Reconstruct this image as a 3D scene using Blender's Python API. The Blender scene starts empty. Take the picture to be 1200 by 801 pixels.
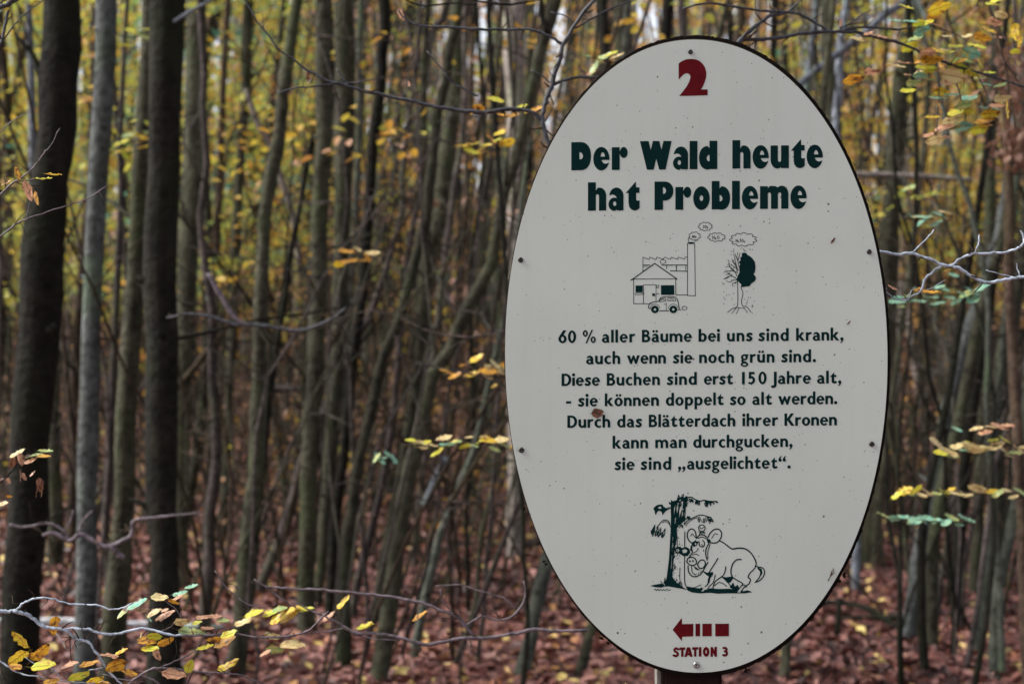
import bpy, math, random
import numpy as np
from mathutils import Vector, Matrix, Euler, Quaternion

random.seed(7)
rng = np.random.default_rng(11)
sc = bpy.context.scene
COL = sc.collection

# ------------------------------------------------------------------ camera
F = 50.0 / 36.0 * 1200.0            # focal length in photograph pixels
CAM_Z = 1.55
PITCH = math.atan(29.5 / F)          # level line lies a little under the middle
cam_data = bpy.data.cameras.new("camera")
cam = bpy.data.objects.new("camera", cam_data)
COL.objects.link(cam)
cam.location = (0, 0, CAM_Z)
cam.rotation_euler = (math.pi / 2 + PITCH, 0, 0)
cam_data.lens = 50
cam_data.sensor_width = 36
cam_data.clip_start = 0.05
cam_data.clip_end = 600
cam_data.dof.use_dof = True
cam_data.dof.focus_distance = 2.22
cam_data.dof.aperture_fstop = 4.8
cam_data.dof.aperture_blades = 0
sc.camera = cam

# ------------------------------------------------------------------ light
SUN_EL, SUN_AZ = math.radians(44), math.radians(-93)   # azimuth from +Y, clockwise positive
world = bpy.data.worlds.new("World")
sc.world = world
world.use_nodes = True
wn = world.node_tree
wn.nodes.clear()
w_out = wn.nodes.new("ShaderNodeOutputWorld")
w_bg = wn.nodes.new("ShaderNodeBackground")
w_sky = wn.nodes.new("ShaderNodeTexSky")
w_sky.sky_type = 'NISHITA'
w_sky.sun_disc = False
w_sky.sun_elevation = SUN_EL
w_sky.sun_rotation = SUN_AZ
w_sky.air_density = 0.7
w_sky.dust_density = 4.0
w_sky.ozone_density = 0.6
w_bg.inputs[1].default_value = 0.135
w_hsv = wn.nodes.new("ShaderNodeHueSaturation")      # thin bright overcast: most of the blue is gone
w_hsv.inputs["Saturation"].default_value = 0.35
w_hsv.inputs["Value"].default_value = 1.15
wn.links.new(w_sky.outputs[0], w_hsv.inputs["Color"])
wn.links.new(w_hsv.outputs[0], w_bg.inputs[0])
wn.links.new(w_bg.outputs[0], w_out.inputs[0])
sun_d = bpy.data.lights.new("sun", 'SUN')
sun_d.energy = 2.3
sun_d.angle = math.radians(22)
sun_d.color = (1.0, 0.965, 0.91)
sun = bpy.data.objects.new("sun", sun_d)
COL.objects.link(sun)
to_sun = Vector((math.sin(SUN_AZ) * math.cos(SUN_EL), math.cos(SUN_AZ) * math.cos(SUN_EL), math.sin(SUN_EL)))
sun.rotation_euler = to_sun.to_track_quat('Z', 'Y').to_euler()
sc.view_settings.view_transform = 'Standard'
sc.view_settings.look = 'None'
sc.view_settings.exposure = 1.33
sc.view_settings.gamma = 1
sc.view_settings.use_curve_mapping = False

# ------------------------------------------------------------------ helpers
cp, sp = math.cos(PITCH), math.sin(PITCH)
def ray(px, py):
    a, b = (px - 600.0) / F, -(py - 400.5) / F
    return Vector((a, cp - b * sp, sp + b * cp))
def W(px, py, D):
    """photograph point at D metres ahead"""
    r = ray(px, py)
    t = D / r.y
    return Vector((r.x * t, D, CAM_Z + r.z * t))

def ground_z(x, y):
    x = np.asarray(x, float); y = np.asarray(y, float)
    z = 0.035 * np.sin(x * 0.9 + 1.3) * np.cos(y * 0.7) + 0.03 * np.sin(x * 2.1 + y * 1.3)
    z = z * np.clip((y - 3) / 4, 0, 1)
    t = np.clip(y - 24, 0, None)
    z = z + 0.10 * t ** 2 / (t + 8) + 0.05 * np.clip(y - 60, 0, None)
    return z

def tag(o, label=None, cat=None, group=None, kind=None):
    if label: o["label"] = label
    if cat: o["category"] = cat
    if group: o["group"] = group
    if kind: o["kind"] = kind
    return o

def link(name, me, mat=None, parent=None, loc=None):
    o = bpy.data.objects.new(name, me)
    COL.objects.link(o)
    if mat is not None and len(me.materials) == 0:
        me.materials.append(mat)
    if parent is not None: o.parent = parent
    if loc is not None: o.location = loc
    return o

def empty(name, loc):
    o = bpy.data.objects.new(name, None)
    o.empty_display_size = 0.1
    COL.objects.link(o)
    o.location = loc
    return o

def mesh_np(name, V, faces, smooth=False):
    me = bpy.data.meshes.new(name)
    V = np.asarray(V, np.float32)
    me.vertices.add(len(V))
    me.vertices.foreach_set("co", V.ravel())
    if isinstance(faces, np.ndarray):
        n, k = faces.shape
        me.loops.add(n * k)
        me.loops.foreach_set("vertex_index", faces.astype(np.int32).ravel())
        me.polygons.add(n)
        me.polygons.foreach_set("loop_start", np.arange(0, n * k, k, dtype=np.int32))
        me.polygons.foreach_set("loop_total", np.full(n, k, np.int32))
    else:
        tot = np.array([len(f) for f in faces], np.int32)
        me.loops.add(int(tot.sum()))
        me.loops.foreach_set("vertex_index", np.concatenate([np.asarray(f, np.int32) for f in faces]))
        me.polygons.add(len(faces))
        me.polygons.foreach_set("loop_start", np.concatenate([[0], np.cumsum(tot)[:-1]]).astype(np.int32))
        me.polygons.foreach_set("loop_total", tot)
    me.update(calc_edges=True)
    me.validate()
    me.polygons.foreach_set("use_smooth", np.full(len(me.polygons), bool(smooth)))
    return me

def catmull(P, n):
    """P (k,d) -> smooth samples, n per span"""
    P = np.asarray(P, float)
    if len(P) < 3: n_ = max(n, 2)
    Q = np.vstack([2 * P[0] - P[1], P, 2 * P[-1] - P[-2]])
    out = []
    for i in range(1, len(Q) - 2):
        p0, p1, p2, p3 = Q[i - 1], Q[i], Q[i + 1], Q[i + 2]
        for t in np.linspace(0, 1, n, endpoint=False):
            out.append(0.5 * ((2 * p1) + (-p0 + p2) * t + (2 * p0 - 5 * p1 + 4 * p2 - p3) * t * t + (-p0 + 3 * p1 - 3 * p2 + p3) * t ** 3))
    out.append(Q[-2])
    return np.array(out)

def tube_arrays(P, R, sides, rough=0.0, rg=rng):
    """tube round the points P with radii R -> verts, quad faces"""
    P = np.asarray(P, float); R = np.asarray(R, float)
    n = len(P)
    T = np.gradient(P, axis=0)
    T /= np.linalg.norm(T, axis=1, keepdims=True) + 1e-9
    ref = np.array([1.0, 0.13, 0.0]) if abs(T[:, 0]).mean() < 0.8 else np.array([0.0, 0.1, 1.0])
    A = np.cross(T, ref); A /= np.linalg.norm(A, axis=1, keepdims=True) + 1e-9
    B = np.cross(T, A)
    th = np.linspace(0, 2 * math.pi, sides, endpoint=False)
    rr = R[:, None] * np.ones(sides)[None, :]
    if rough: rr = rr * (1 + rough * rg.standard_normal((n, sides)))
    V = P[:, None, :] + rr[..., None] * (np.cos(th)[None, :, None] * A[:, None, :] + np.sin(th)[None, :, None] * B[:, None, :])
    V = V.reshape(-1, 3)
    i = np.arange(n - 1)[:, None] * sides; j = np.arange(sides)[None, :]; j2 = (j + 1) % sides
    Fq = np.stack([i + j, i + sides + j, i + sides + j2, i + j2], -1).reshape(-1, 4)
    return V, Fq

def tube_mesh(name, P, R, sides=10, rough=0.0):
    V, Fq = tube_arrays(P, R, sides, rough)
    n = len(P)
    faces = [tuple(f) for f in Fq]
    faces.append(tuple(range(sides))[::1])
    faces.append(tuple((n - 1) * sides + k for k in range(sides))[::-1])
    return mesh_np(name, V, faces, True)

def join_tubes(name, items, sides):
    Vs, Fs, off = [], [], 0
    for P, R in items:
        V, Fq = tube_arrays(P, R, sides)
        Vs.append(V); Fs.append(Fq + off); off += len(V)
    return mesh_np(name, np.vstack(Vs), np.vstack(Fs), True)

# ------------------------------------------------------------------ materials
def new_mat(name):
    m = bpy.data.materials.new(name); m.use_nodes = True
    nt = m.node_tree; nt.nodes.clear()
    out = nt.nodes.new("ShaderNodeOutputMaterial")
    return m, nt, out
def N(nt, t, **kw):
    n = nt.nodes.new(t)
    for k, v in kw.items(): setattr(n, k, v)
    return n
def ramp(nt, stops, interp='LINEAR'):
    r = nt.nodes.new("ShaderNodeValToRGB"); r.color_ramp.interpolation = interp
    e = r.color_ramp.elements
    while len(e) < len(stops): e.new(0.5)
    for el, (p, c) in zip(e, stops):
        el.position = p; el.color = (*c, 1)
    return r

def bark(name, c_dark, c_light, moss=0.0, spots=True):
    m, nt, out = new_mat(name)
    L = nt.links.new
    b = N(nt, "ShaderNodeBsdfPrincipled"); b.inputs["Roughness"].default_value = 0.85
    b.inputs["Specular IOR Level"].default_value = 0.10
    tc = N(nt, "ShaderNodeTexCoord"); oi = N(nt, "ShaderNodeObjectInfo")
    add = N(nt, "ShaderNodeVectorMath", operation='ADD'); sc_ = N(nt, "ShaderNodeVectorMath", operation='SCALE')
    cmb = N(nt, "ShaderNodeCombineXYZ")
    L(oi.outputs["Random"], cmb.inputs[0]); L(oi.outputs["Random"], cmb.inputs[2])
    L(cmb.outputs[0], sc_.inputs[0]); sc_.inputs["Scale"].default_value = 37.0
    L(tc.outputs["Object"], add.inputs[0]); L(sc_.outputs[0], add.inputs[1])
    mp = N(nt, "ShaderNodeMapping"); mp.inputs["Scale"].default_value = (1, 1, 0.42); L(add.outputs[0], mp.inputs[0])
    n1 = N(nt, "ShaderNodeTexNoise"); n1.inputs["Scale"].default_value = 11; n1.inputs["Detail"].default_value = 9; n1.inputs["Roughness"].default_value = 0.74
    L(mp.outputs[0], n1.inputs[0])
    r1 = ramp(nt, [(0.32, c_dark), (0.68, c_light)]); L(n1.outputs[0], r1.inputs[0])
    # fine horizontal lenticels
    mp2 = N(nt, "ShaderNodeMapping"); mp2.inputs["Scale"].default_value = (26, 26, 30); L(add.outputs[0], mp2.inputs[0])
    n2 = N(nt, "ShaderNodeTexNoise"); n2.inputs["Scale"].default_value = 1; n2.inputs["Detail"].default_value = 3; L(mp2.outputs[0], n2.inputs[0])
    r2 = ramp(nt, [(0.35, (0.45, 0.45, 0.45)), (0.55, (1, 1, 1))]); L(n2.outputs[0], r2.inputs[0])
    mul = N(nt, "ShaderNodeMix", data_type='RGBA', blend_type='MULTIPLY'); mul.inputs[0].default_value = 0.8
    L(r1.outputs[0], mul.inputs[6]); L(r2.outputs[0], mul.inputs[7])
    last = mul.outputs[2]
    if spots:   # dark branch scars
        v = N(nt, "ShaderNodeTexVoronoi"); v.inputs["Scale"].default_value = 5.5; L(add.outputs[0], v.inputs[0])
        r3 = ramp(nt, [(0.07, (0.18, 0.16, 0.14)), (0.14, (1, 1, 1))]); L(v.outputs["Distance"], r3.inputs[0])
        m3 = N(nt, "ShaderNodeMix", data_type='RGBA', blend_type='MULTIPLY'); m3.inputs[0].default_value = 0.85
        L(last, m3.inputs[6]); L(r3.outputs[0], m3.inputs[7]); last = m3.outputs[2]
    # algae patches
    n4 = N(nt, "ShaderNodeTexNoise"); n4.inputs["Scale"].default_value = 2.3; n4.inputs["Detail"].default_value = 5; L(add.outputs[0], n4.inputs[0])
    r4 = ramp(nt, [(0.52, (0, 0, 0)), (0.66, (0.55 + moss, 0.55 + moss, 0.55 + moss))]); L(n4.outputs[0], r4.inputs[0])
    m4 = N(nt, "ShaderNodeMix", data_type='RGBA'); L(r4.outputs[0], m4.inputs[0]); L(last, m4.inputs[6])
    m4.inputs[7].default_value = (c_light[0] * 0.55, c_light[1] * 0.75, c_light[2] * 0.45, 1)
    hsv = N(nt, "ShaderNodeHueSaturation"); L(m4.outputs[2], hsv.inputs["Color"])
    mr = N(nt, "ShaderNodeMapRange"); mr.inputs[3].default_value = 0.7; mr.inputs[4].default_value = 1.3
    L(oi.outputs["Random"], mr.inputs[0]); L(mr.outputs[0], hsv.inputs["Value"])
    L(hsv.outputs[0], b.inputs["Base Color"])
    bp = N(nt, "ShaderNodeBump"); bp.inputs["Strength"].default_value = 0.9; bp.inputs["Distance"].default_value = 0.02
    ad = N(nt, "ShaderNodeMath", operation='ADD'); L(n1.outputs[0], ad.inputs[0]); L(n2.outputs[0], ad.inputs[1])
    L(ad.outputs[0], bp.inputs["Height"]); L(bp.outputs[0], b.inputs["Normal"])
    L(b.outputs[0], out.inputs[0])
    return m

BARK = {
 'dark':  bark("bark_dark", (0.003, 0.003, 0.0025), (0.017, 0.016, 0.011)),  # near-black mottled bark
 'olive': bark("bark_olive", (0.014, 0.014, 0.009), (0.076, 0.074, 0.050)),
 'grey':  bark("bark_grey", (0.020, 0.023, 0.019), (0.105, 0.115, 0.092)),
 'silver':  bark("bark_silver_grey", (0.034, 0.038, 0.037), (0.140, 0.152, 0.148)),
 'pink':  bark("bark_brown_pink", (0.017, 0.014, 0.0135), (0.100, 0.082, 0.076), spots=False),
 'pale':  bark("bark_pale", (0.11, 0.095, 0.085), (0.34, 0.295, 0.265), spots=False),
 'blue':  bark("bark_blue_grey", (0.055, 0.063, 0.074), (0.22, 0.245, 0.285), spots=False),
 'far': bark("bark_far_haze_grey", (0.075, 0.075, 0.066), (0.23, 0.23, 0.20), spots=False),  # paler bark for distant stems, aerial haze put into the colour
 'white': bark("bark_white", (0.42, 0.42, 0.44), (0.75, 0.76, 0.80), spots=False),
 'brown': bark("bark_brown", (0.014, 0.009, 0.007), (0.070, 0.048, 0.034)),
}

def twig_mat(name, c1, c2):
    m, nt, out = new_mat(name); L = nt.links.new
    tc = N(nt, "ShaderNodeTexCoord")
    n = N(nt, "ShaderNodeTexNoise"); n.inputs["Scale"].default_value = 70; n.inputs["Detail"].default_value = 6; n.inputs["Roughness"].default_value = .7
    L(tc.outputs["Object"], n.inputs[0]); r = ramp(nt, [(0.35, c1), (0.6, c2)]); L(n.outputs[0], r.inputs[0])
    b = N(nt, "ShaderNodeBsdfPrincipled"); b.inputs["Roughness"].default_value = .55; b.inputs["Specular IOR Level"].default_value = .25
    L(r.outputs[0], b.inputs["Base Color"])
    bp = N(nt, "ShaderNodeBump"); bp.inputs["Strength"].default_value = .7; bp.inputs["Distance"].default_value = .002
    L(n.outputs[0], bp.inputs["Height"]); L(bp.outputs[0], b.inputs["Normal"]); L(b.outputs[0], out.inputs[0])
    return m
BARK['twigblue'] = twig_mat("twig_pale_blue_grey", (0.10, 0.115, 0.135), (0.36, 0.42, 0.50))
BARK['twigdark'] = twig_mat("twig_dark", (0.007, 0.008, 0.010), (0.040, 0.042, 0.050))
BARK['twigpink'] = twig_mat("twig_purple_grey", (0.022, 0.018, 0.021), (0.125, 0.100, 0.115))

TONES = [(0.00, (0.07, 0.21, 0.16)), (0.14, (0.12, 0.26, 0.16)), (0.26, (0.30, 0.40, 0.09)), (0.42, (0.56, 0.50, 0.07)),
         (0.58, (0.55, 0.33, 0.045)), (0.72, (0.42, 0.20, 0.05)), (0.84, (0.50, 0.31, 0.22)), (1.0, (0.14, 0.07, 0.045))]
def foliage_mat(name, stops, spread=0.16, transl=0.42, dark=1.0):
    m, nt, out = new_mat(name); L = nt.links.new
    at = N(nt, "ShaderNodeAttribute"); at.attribute_name = "tone"
    geo = N(nt, "ShaderNodeNewGeometry")
    mr = N(nt, "ShaderNodeMapRange"); mr.inputs[3].default_value = -spread; mr.inputs[4].default_value = spread
    L(geo.outputs["Random Per Island"], mr.inputs[0])
    ad = N(nt, "ShaderNodeMath", operation='ADD'); L(at.outputs["Fac"], ad.inputs[0]); L(mr.outputs[0], ad.inputs[1])
    r = ramp(nt, [(p, tuple(c * dark for c in col)) for p, col in stops]); L(ad.outputs[0], r.inputs[0])
    b = N(nt, "ShaderNodeBsdfPrincipled"); b.inputs["Roughness"].default_value = 0.55
    b.inputs["Specular IOR Level"].default_value = 0.35
    L(r.outputs[0], b.inputs["Base Color"])
    t = N(nt, "ShaderNodeBsdfTranslucent"); L(r.outputs[0], t.inputs[0])
    mx = N(nt, "ShaderNodeMixShader"); mx.inputs[0].default_value = transl
    L(b.outputs[0], mx.inputs[1]); L(t.outputs[0], mx.inputs[2]); L(mx.outputs[0], out.inputs[0])
    return m
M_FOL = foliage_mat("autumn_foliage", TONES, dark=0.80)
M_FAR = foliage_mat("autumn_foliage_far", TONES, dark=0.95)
LITTER = [(0.0, (0.026, 0.011, 0.010)), (0.25, (0.085, 0.029, 0.022)), (0.5, (0.175, 0.066, 0.052)), (0.7, (0.25, 0.122, 0.104)),
          (0.85, (0.24, 0.09, 0.04)), (0.94, (0.42, 0.24, 0.08)), (1.0, (0.55, 0.42, 0.14))]
M_LIT = foliage_mat("fallen_leaf", LITTER, spread=0.28, transl=0.08)

def leaf_mat(name, c1, c2, c3):
    """single leaf seen close: veins, blotches, rim"""
    m, nt, out = new_mat(name); L = nt.links.new
    tc = N(nt, "ShaderNodeTexCoord"); oi = N(nt, "ShaderNodeObjectInfo")
    n1 = N(nt, "ShaderNodeTexNoise", noise_dimensions='4D'); n1.inputs["Scale"].default_value = 4.5; n1.inputs["Detail"].default_value = 6
    L(tc.outputs["Object"], n1.inputs["Vector"])
    ml = N(nt, "ShaderNodeMath", operation='MULTIPLY'); L(oi.outputs["Random"], ml.inputs[0]); ml.inputs[1].default_value = 50; L(ml.outputs[0], n1.inputs["W"])
    r1 = ramp(nt, [(0.40, c1), (0.52, c2), (0.60, c3), (0.68, tuple(c * .35 for c in c3))]); L(n1.outputs[0], r1.inputs[0])
    # side veins slanting off the midrib
    sx = N(nt, "ShaderNodeSeparateXYZ"); L(tc.outputs["Object"], sx.inputs[0])
    ab = N(nt, "ShaderNodeMath", operation='ABSOLUTE'); L(sx.outputs[1], ab.inputs[0])
    s1 = N(nt, "ShaderNodeMath", operation='MULTIPLY'); L(ab.outputs[0], s1.inputs[0]); s1.inputs[1].default_value = -0.9
    s2 = N(nt, "ShaderNodeMath", operation='ADD'); L(sx.outputs[0], s2.inputs[0]); L(s1.outputs[0], s2.inputs[1])
    s3 = N(nt, "ShaderNodeMath", operation='MULTIPLY'); L(s2.outputs[0], s3.inputs[0]); s3.inputs[1].default_value = 8.0
    s4 = N(nt, "ShaderNodeMath", operation='FRACT'); L(s3.outputs[0], s4.inputs[0])
    rv = ramp(nt, [(0.0, (0.34, 0.28, 0.2)), (0.16, (1, 1, 1)), (0.80, (1.1, 1.1, 1.05)), (1.0, (0.34, 0.28, 0.2))]); L(s4.outputs[0], rv.inputs[0])
    rm = ramp(nt, [(0.012, (0.4, 0.33, 0.25)), (0.04, (1, 1, 1)), (0.24, (1, 1, 1)), (0.34, (0.55, 0.42, 0.3))]); L(ab.outputs[0], rm.inputs[0])
    a = N(nt, "ShaderNodeMix", data_type='RGBA', blend_type='MULTIPLY'); a.inputs[0].default_value = 0.8; L(r1.outputs[0], a.inputs[6]); L(rv.outputs[0], a.inputs[7])
    a2 = N(nt, "ShaderNodeMix", data_type='RGBA', blend_type='MULTIPLY'); a2.inputs[0].default_value = 0.8; L(a.outputs[2], a2.inputs[6]); L(rm.outputs[0], a2.inputs[7])
    b = N(nt, "ShaderNodeBsdfPrincipled"); b.inputs["Roughness"].default_value = 0.45
    b.inputs["Specular IOR Level"].default_value = 0.35
    L(a2.outputs[2], b.inputs["Base Color"])
    t = N(nt, "ShaderNodeBsdfTranslucent"); L(a2.outputs[2], t.inputs[0])
    mx = N(nt, "ShaderNodeMixShader"); mx.inputs[0].default_value = 0.3
    L(b.outputs[0], mx.inputs[1]); L(t.outputs[0], mx.inputs[2]); L(mx.outputs[0], out.inputs[0])
    return m
LEAFM = {
 'yellow': leaf_mat("leaf_yellow", (0.523, 0.421, 0.033), (0.556, 0.396, 0.033), (0.354, 0.168, 0.025)),
 'lime':   leaf_mat("leaf_lime", (0.354, 0.421, 0.042), (0.488, 0.463, 0.042), (0.463, 0.337, 0.042)),
 'gold':   leaf_mat("leaf_gold", (0.505, 0.286, 0.025), (0.421, 0.202, 0.025), (0.135, 0.059, 0.017)),
 'green':  leaf_mat("leaf_green", (0.186, 0.303, 0.118), (0.286, 0.354, 0.135), (0.354, 0.303, 0.102)),
 'teal':   leaf_mat("leaf_teal", (0.109, 0.303, 0.235), (0.186, 0.370, 0.278), (0.270, 0.370, 0.202)),
 'cream':  leaf_mat("leaf_cream", (0.523, 0.463, 0.235), (0.523, 0.421, 0.202), (0.388, 0.253, 0.118)),
 'tan':    leaf_mat("leaf_tan", (0.488, 0.286, 0.168), (0.421, 0.235, 0.151), (0.270, 0.126, 0.076)),
 'brown':  leaf_mat("leaf_brown", (0.160, 0.071, 0.042), (0.102, 0.042, 0.027), (0.051, 0.025, 0.017)),
}
def plain(name, col, rough=0.6, metal=0.0, spec=0.4):
    m, nt, out = new_mat(name); L = nt.links.new
    b = N(nt, "ShaderNodeBsdfPrincipled"); b.inputs["Roughness"].default_value = rough; b.inputs["Metallic"].default_value = metal
    b.inputs["Specular IOR Level"].default_value = spec
    tc = N(nt, "ShaderNodeTexCoord"); n = N(nt, "ShaderNodeTexNoise"); n.inputs["Scale"].default_value = 60; n.inputs["Detail"].default_value = 4
    L(tc.outputs["Object"], n.inputs[0])
    r = ramp(nt, [(0.3, tuple(c * 0.8 for c in col)), (0.7, tuple(min(c * 1.15, 1) for c in col))]); L(n.outputs[0], r.inputs[0])
    L(r.outputs[0], b.inputs["Base Color"]); L(b.outputs[0], out.inputs[0])
    return m
# ------------------------------------------------------------------ ground
def ground_material():
    m, nt, out = new_mat("forest_floor"); L = nt.links.new
    tc = N(nt, "ShaderNodeTexCoord")
    v = N(nt, "ShaderNodeTexVoronoi"); v.inputs["Scale"].default_value = 16; L(tc.outputs["Object"], v.inputs[0])
    sp_ = N(nt, "ShaderNodeSeparateColor"); L(v.outputs["Color"], sp_.inputs[0])
    r = ramp(nt, [(0.0, (0.035, 0.016, 0.014)), (0.35, (0.10, 0.042, 0.036)), (0.65, (0.20, 0.088, 0.078)), (0.9, (0.28, 0.15, 0.13)), (1.0, (0.34, 0.17, 0.07))])
    L(sp_.outputs[0], r.inputs[0])
    n = N(nt, "ShaderNodeTexNoise"); n.inputs["Scale"].default_value = 0.9; n.inputs["Detail"].default_value = 6; L(tc.outputs["Object"], n.inputs[0])
    r2 = ramp(nt, [(0.35, (0.55, 0.5, 0.5)), (0.65, (1.1, 1.05, 1.0))]); L(n.outputs[0], r2.inputs[0])
    mu = N(nt, "ShaderNodeMix", data_type='RGBA', blend_type='MULTIPLY'); mu.inputs[0].default_value = 1
    L(r.outputs[0], mu.inputs[6]); L(r2.outputs[0], mu.inputs[7])
    b = N(nt, "ShaderNodeBsdfPrincipled"); b.inputs["Roughness"].default_value = 0.9
    bp = N(nt, "ShaderNodeBump"); bp.inputs["Strength"].default_value = 0.9; bp.inputs["Distance"].default_value = 0.03
    L(v.outputs["Distance"], bp.inputs["Height"]); L(bp.outputs[0], b.inputs["Normal"])
    L(mu.outputs[2], b.inputs["Base Color"]); L(b.outputs[0], out.inputs[0])
    return m
gx = np.concatenate([np.linspace(-160, -26, 20)[:-1], np.linspace(-26, 26, 130), np.linspace(26, 160, 20)[1:]])
gy = np.concatenate([np.linspace(-40, 0, 8)[:-1], np.linspace(0, 60, 150), np.linspace(60, 260, 30)[1:]])
GX, GY = np.meshgrid(gx, gy)
GZ = ground_z(GX, GY)
nx_, ny_ = len(gx), len(gy)
V = np.stack([GX, GY, GZ], -1).reshape(-1, 3)
ii = np.arange(ny_ - 1)[:, None] * nx_ + np.arange(nx_ - 1)[None, :]
Fq = np.stack([ii, ii + 1, ii + nx_ + 1, ii + nx_], -1).reshape(-1, 4)
g = link("ground", mesh_np("ground", V, Fq, True), ground_material())
tag(g, "reddish brown forest floor under the beech trees", kind="structure")

# ------------------------------------------------------------------ leaf clouds (numpy)
def leaf_cloud(name, C, Ln, yaw, tilt, roll, tone, wid=0.62, mat=M_FOL):
    n = len(C)
    # local leaf: x along length
    base = np.array([[0, 0, 0], [0.28, 0.5, 0.10], [0.68, 0.42, 0.08], [1, 0, 0.0], [0.68, -0.42, 0.08], [0.28, -0.5, 0.10]])
    base[:, 0] -= 0.5; base[:, 1] *= wid
    P = base[None] * Ln[:, None, None]
    def rot(P, axis, a):
        c, s = np.cos(a)[:, None], np.sin(a)[:, None]
        Q = P.copy(); i, j = [(1, 2), (2, 0), (0, 1)][axis]
        Q[..., i] = P[..., i] * c - P[..., j] * s
        Q[..., j] = P[..., i] * s + P[..., j] * c
        return Q
    P = rot(P, 0, roll); P = rot(P, 1, tilt); P = rot(P, 2, yaw)
    P = P + C[:, None, :]
    off = np.arange(n)[:, None] * 6
    Fa = np.stack([off + np.array([[0, 3, 2, 1]]), off + np.array([[0, 5, 4, 3]])], 1).reshape(-1, 4)
    me = mesh_np(name, P.reshape(-1, 3), Fa)
    a = me.attributes.new("tone", 'FLOAT', 'FACE')
    a.data.foreach_set("value", np.repeat(tone, 2).astype(np.float32))
    me.materials.append(mat)
    return me

# leaf litter: one uncountable sheet of fallen leaves with real relief
def litter():
    C = []
    for (y0, y1, dens) in ((4.5, 8, 520), (8, 12, 380), (12, 17, 230), (17, 24, 140), (24, 36, 75)):
        w0, w1 = 0.50 * y0 + 0.8, 0.50 * y1 + 0.8
        n = int((w0 + w1) * (y1 - y0) * dens)
        y = rng.uniform(y0, y1, n); x = rng.uniform(-1, 1, n) * (0.50 * y + 0.8)
        C.append(np.stack([x, y, ground_z(x, y) + rng.uniform(0.0, 0.03, n)], -1))
    C = np.vstack(C); n = len(C)
    tone = np.clip(rng.beta(2.2, 2.6, n) * 0.85 + 0.22 * np.sin(C[:, 0] * 1.7 + 2) * np.sin(C[:, 1] * 1.1), 0, 0.9)
    tone[rng.random(n) < 0.04] = 1.0
    me = leaf_cloud("leaf_litter", C, rng.uniform(0.045, 0.085, n) * (1 + C[:, 1] * 0.012), rng.uniform(0, 6.28, n), rng.normal(0, 0.45, n), rng.normal(0, 0.45, n), tone, mat=M_LIT)
    return tag(link("leaf_litter", me), "fallen reddish brown beech leaves covering the forest floor", "fallen leaves", kind="stuff")
litter()

# sprays of a beech: flat layers of leaves
def spray_points(c, r, n, flat=0.05, elong=1.0, ang=0.0, g=rng):
    t = g.uniform(0, 2 * math.pi, n); q = np.sqrt(g.random(n)) * r
    x = q * np.cos(t) * elong; y = q * np.sin(t)
    z = g.normal(0, flat, n) - 0.10 * q * q / max(r, .01)
    ca, sa = math.cos(ang), math.sin(ang)
    return np.stack([c[0] + x * ca - y * sa, c[1] + x * sa + y * ca, c[2] + z], -1)

def crown_mesh(name, height, z0, radius, nspray, per, tone_mu, tone_sd, L0=0.06, L1=0.09):
    Cs, Ts = [], []
    for k in range(nspray):
        z = random.uniform(z0, height); a = random.uniform(0, 6.28)
        rr = radius * (1 - 0.5 * (z - z0) / max(height - z0, .1)) * random.uniform(0.25, 1)
        c = (rr * math.cos(a), rr * math.sin(a), z)
        n = int(per * random.uniform(0.5, 1.5))
        Cs.append(spray_points(c, random.uniform(0.25, 0.6), n, 0.04, 1.5, a))
        tm = tone_mu + random.gauss(0, tone_sd)
        Ts.append(np.clip(rng.normal(tm, 0.04, n), 0.02, 0.98))
    C = np.vstack(Cs); n = len(C)
    return leaf_cloud(name, C, rng.uniform(L0, L1, n), rng.uniform(0, 6.28, n), rng.normal(0.15, 0.4, n), rng.normal(0, 0.45, n), np.concatenate(Ts))

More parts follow.
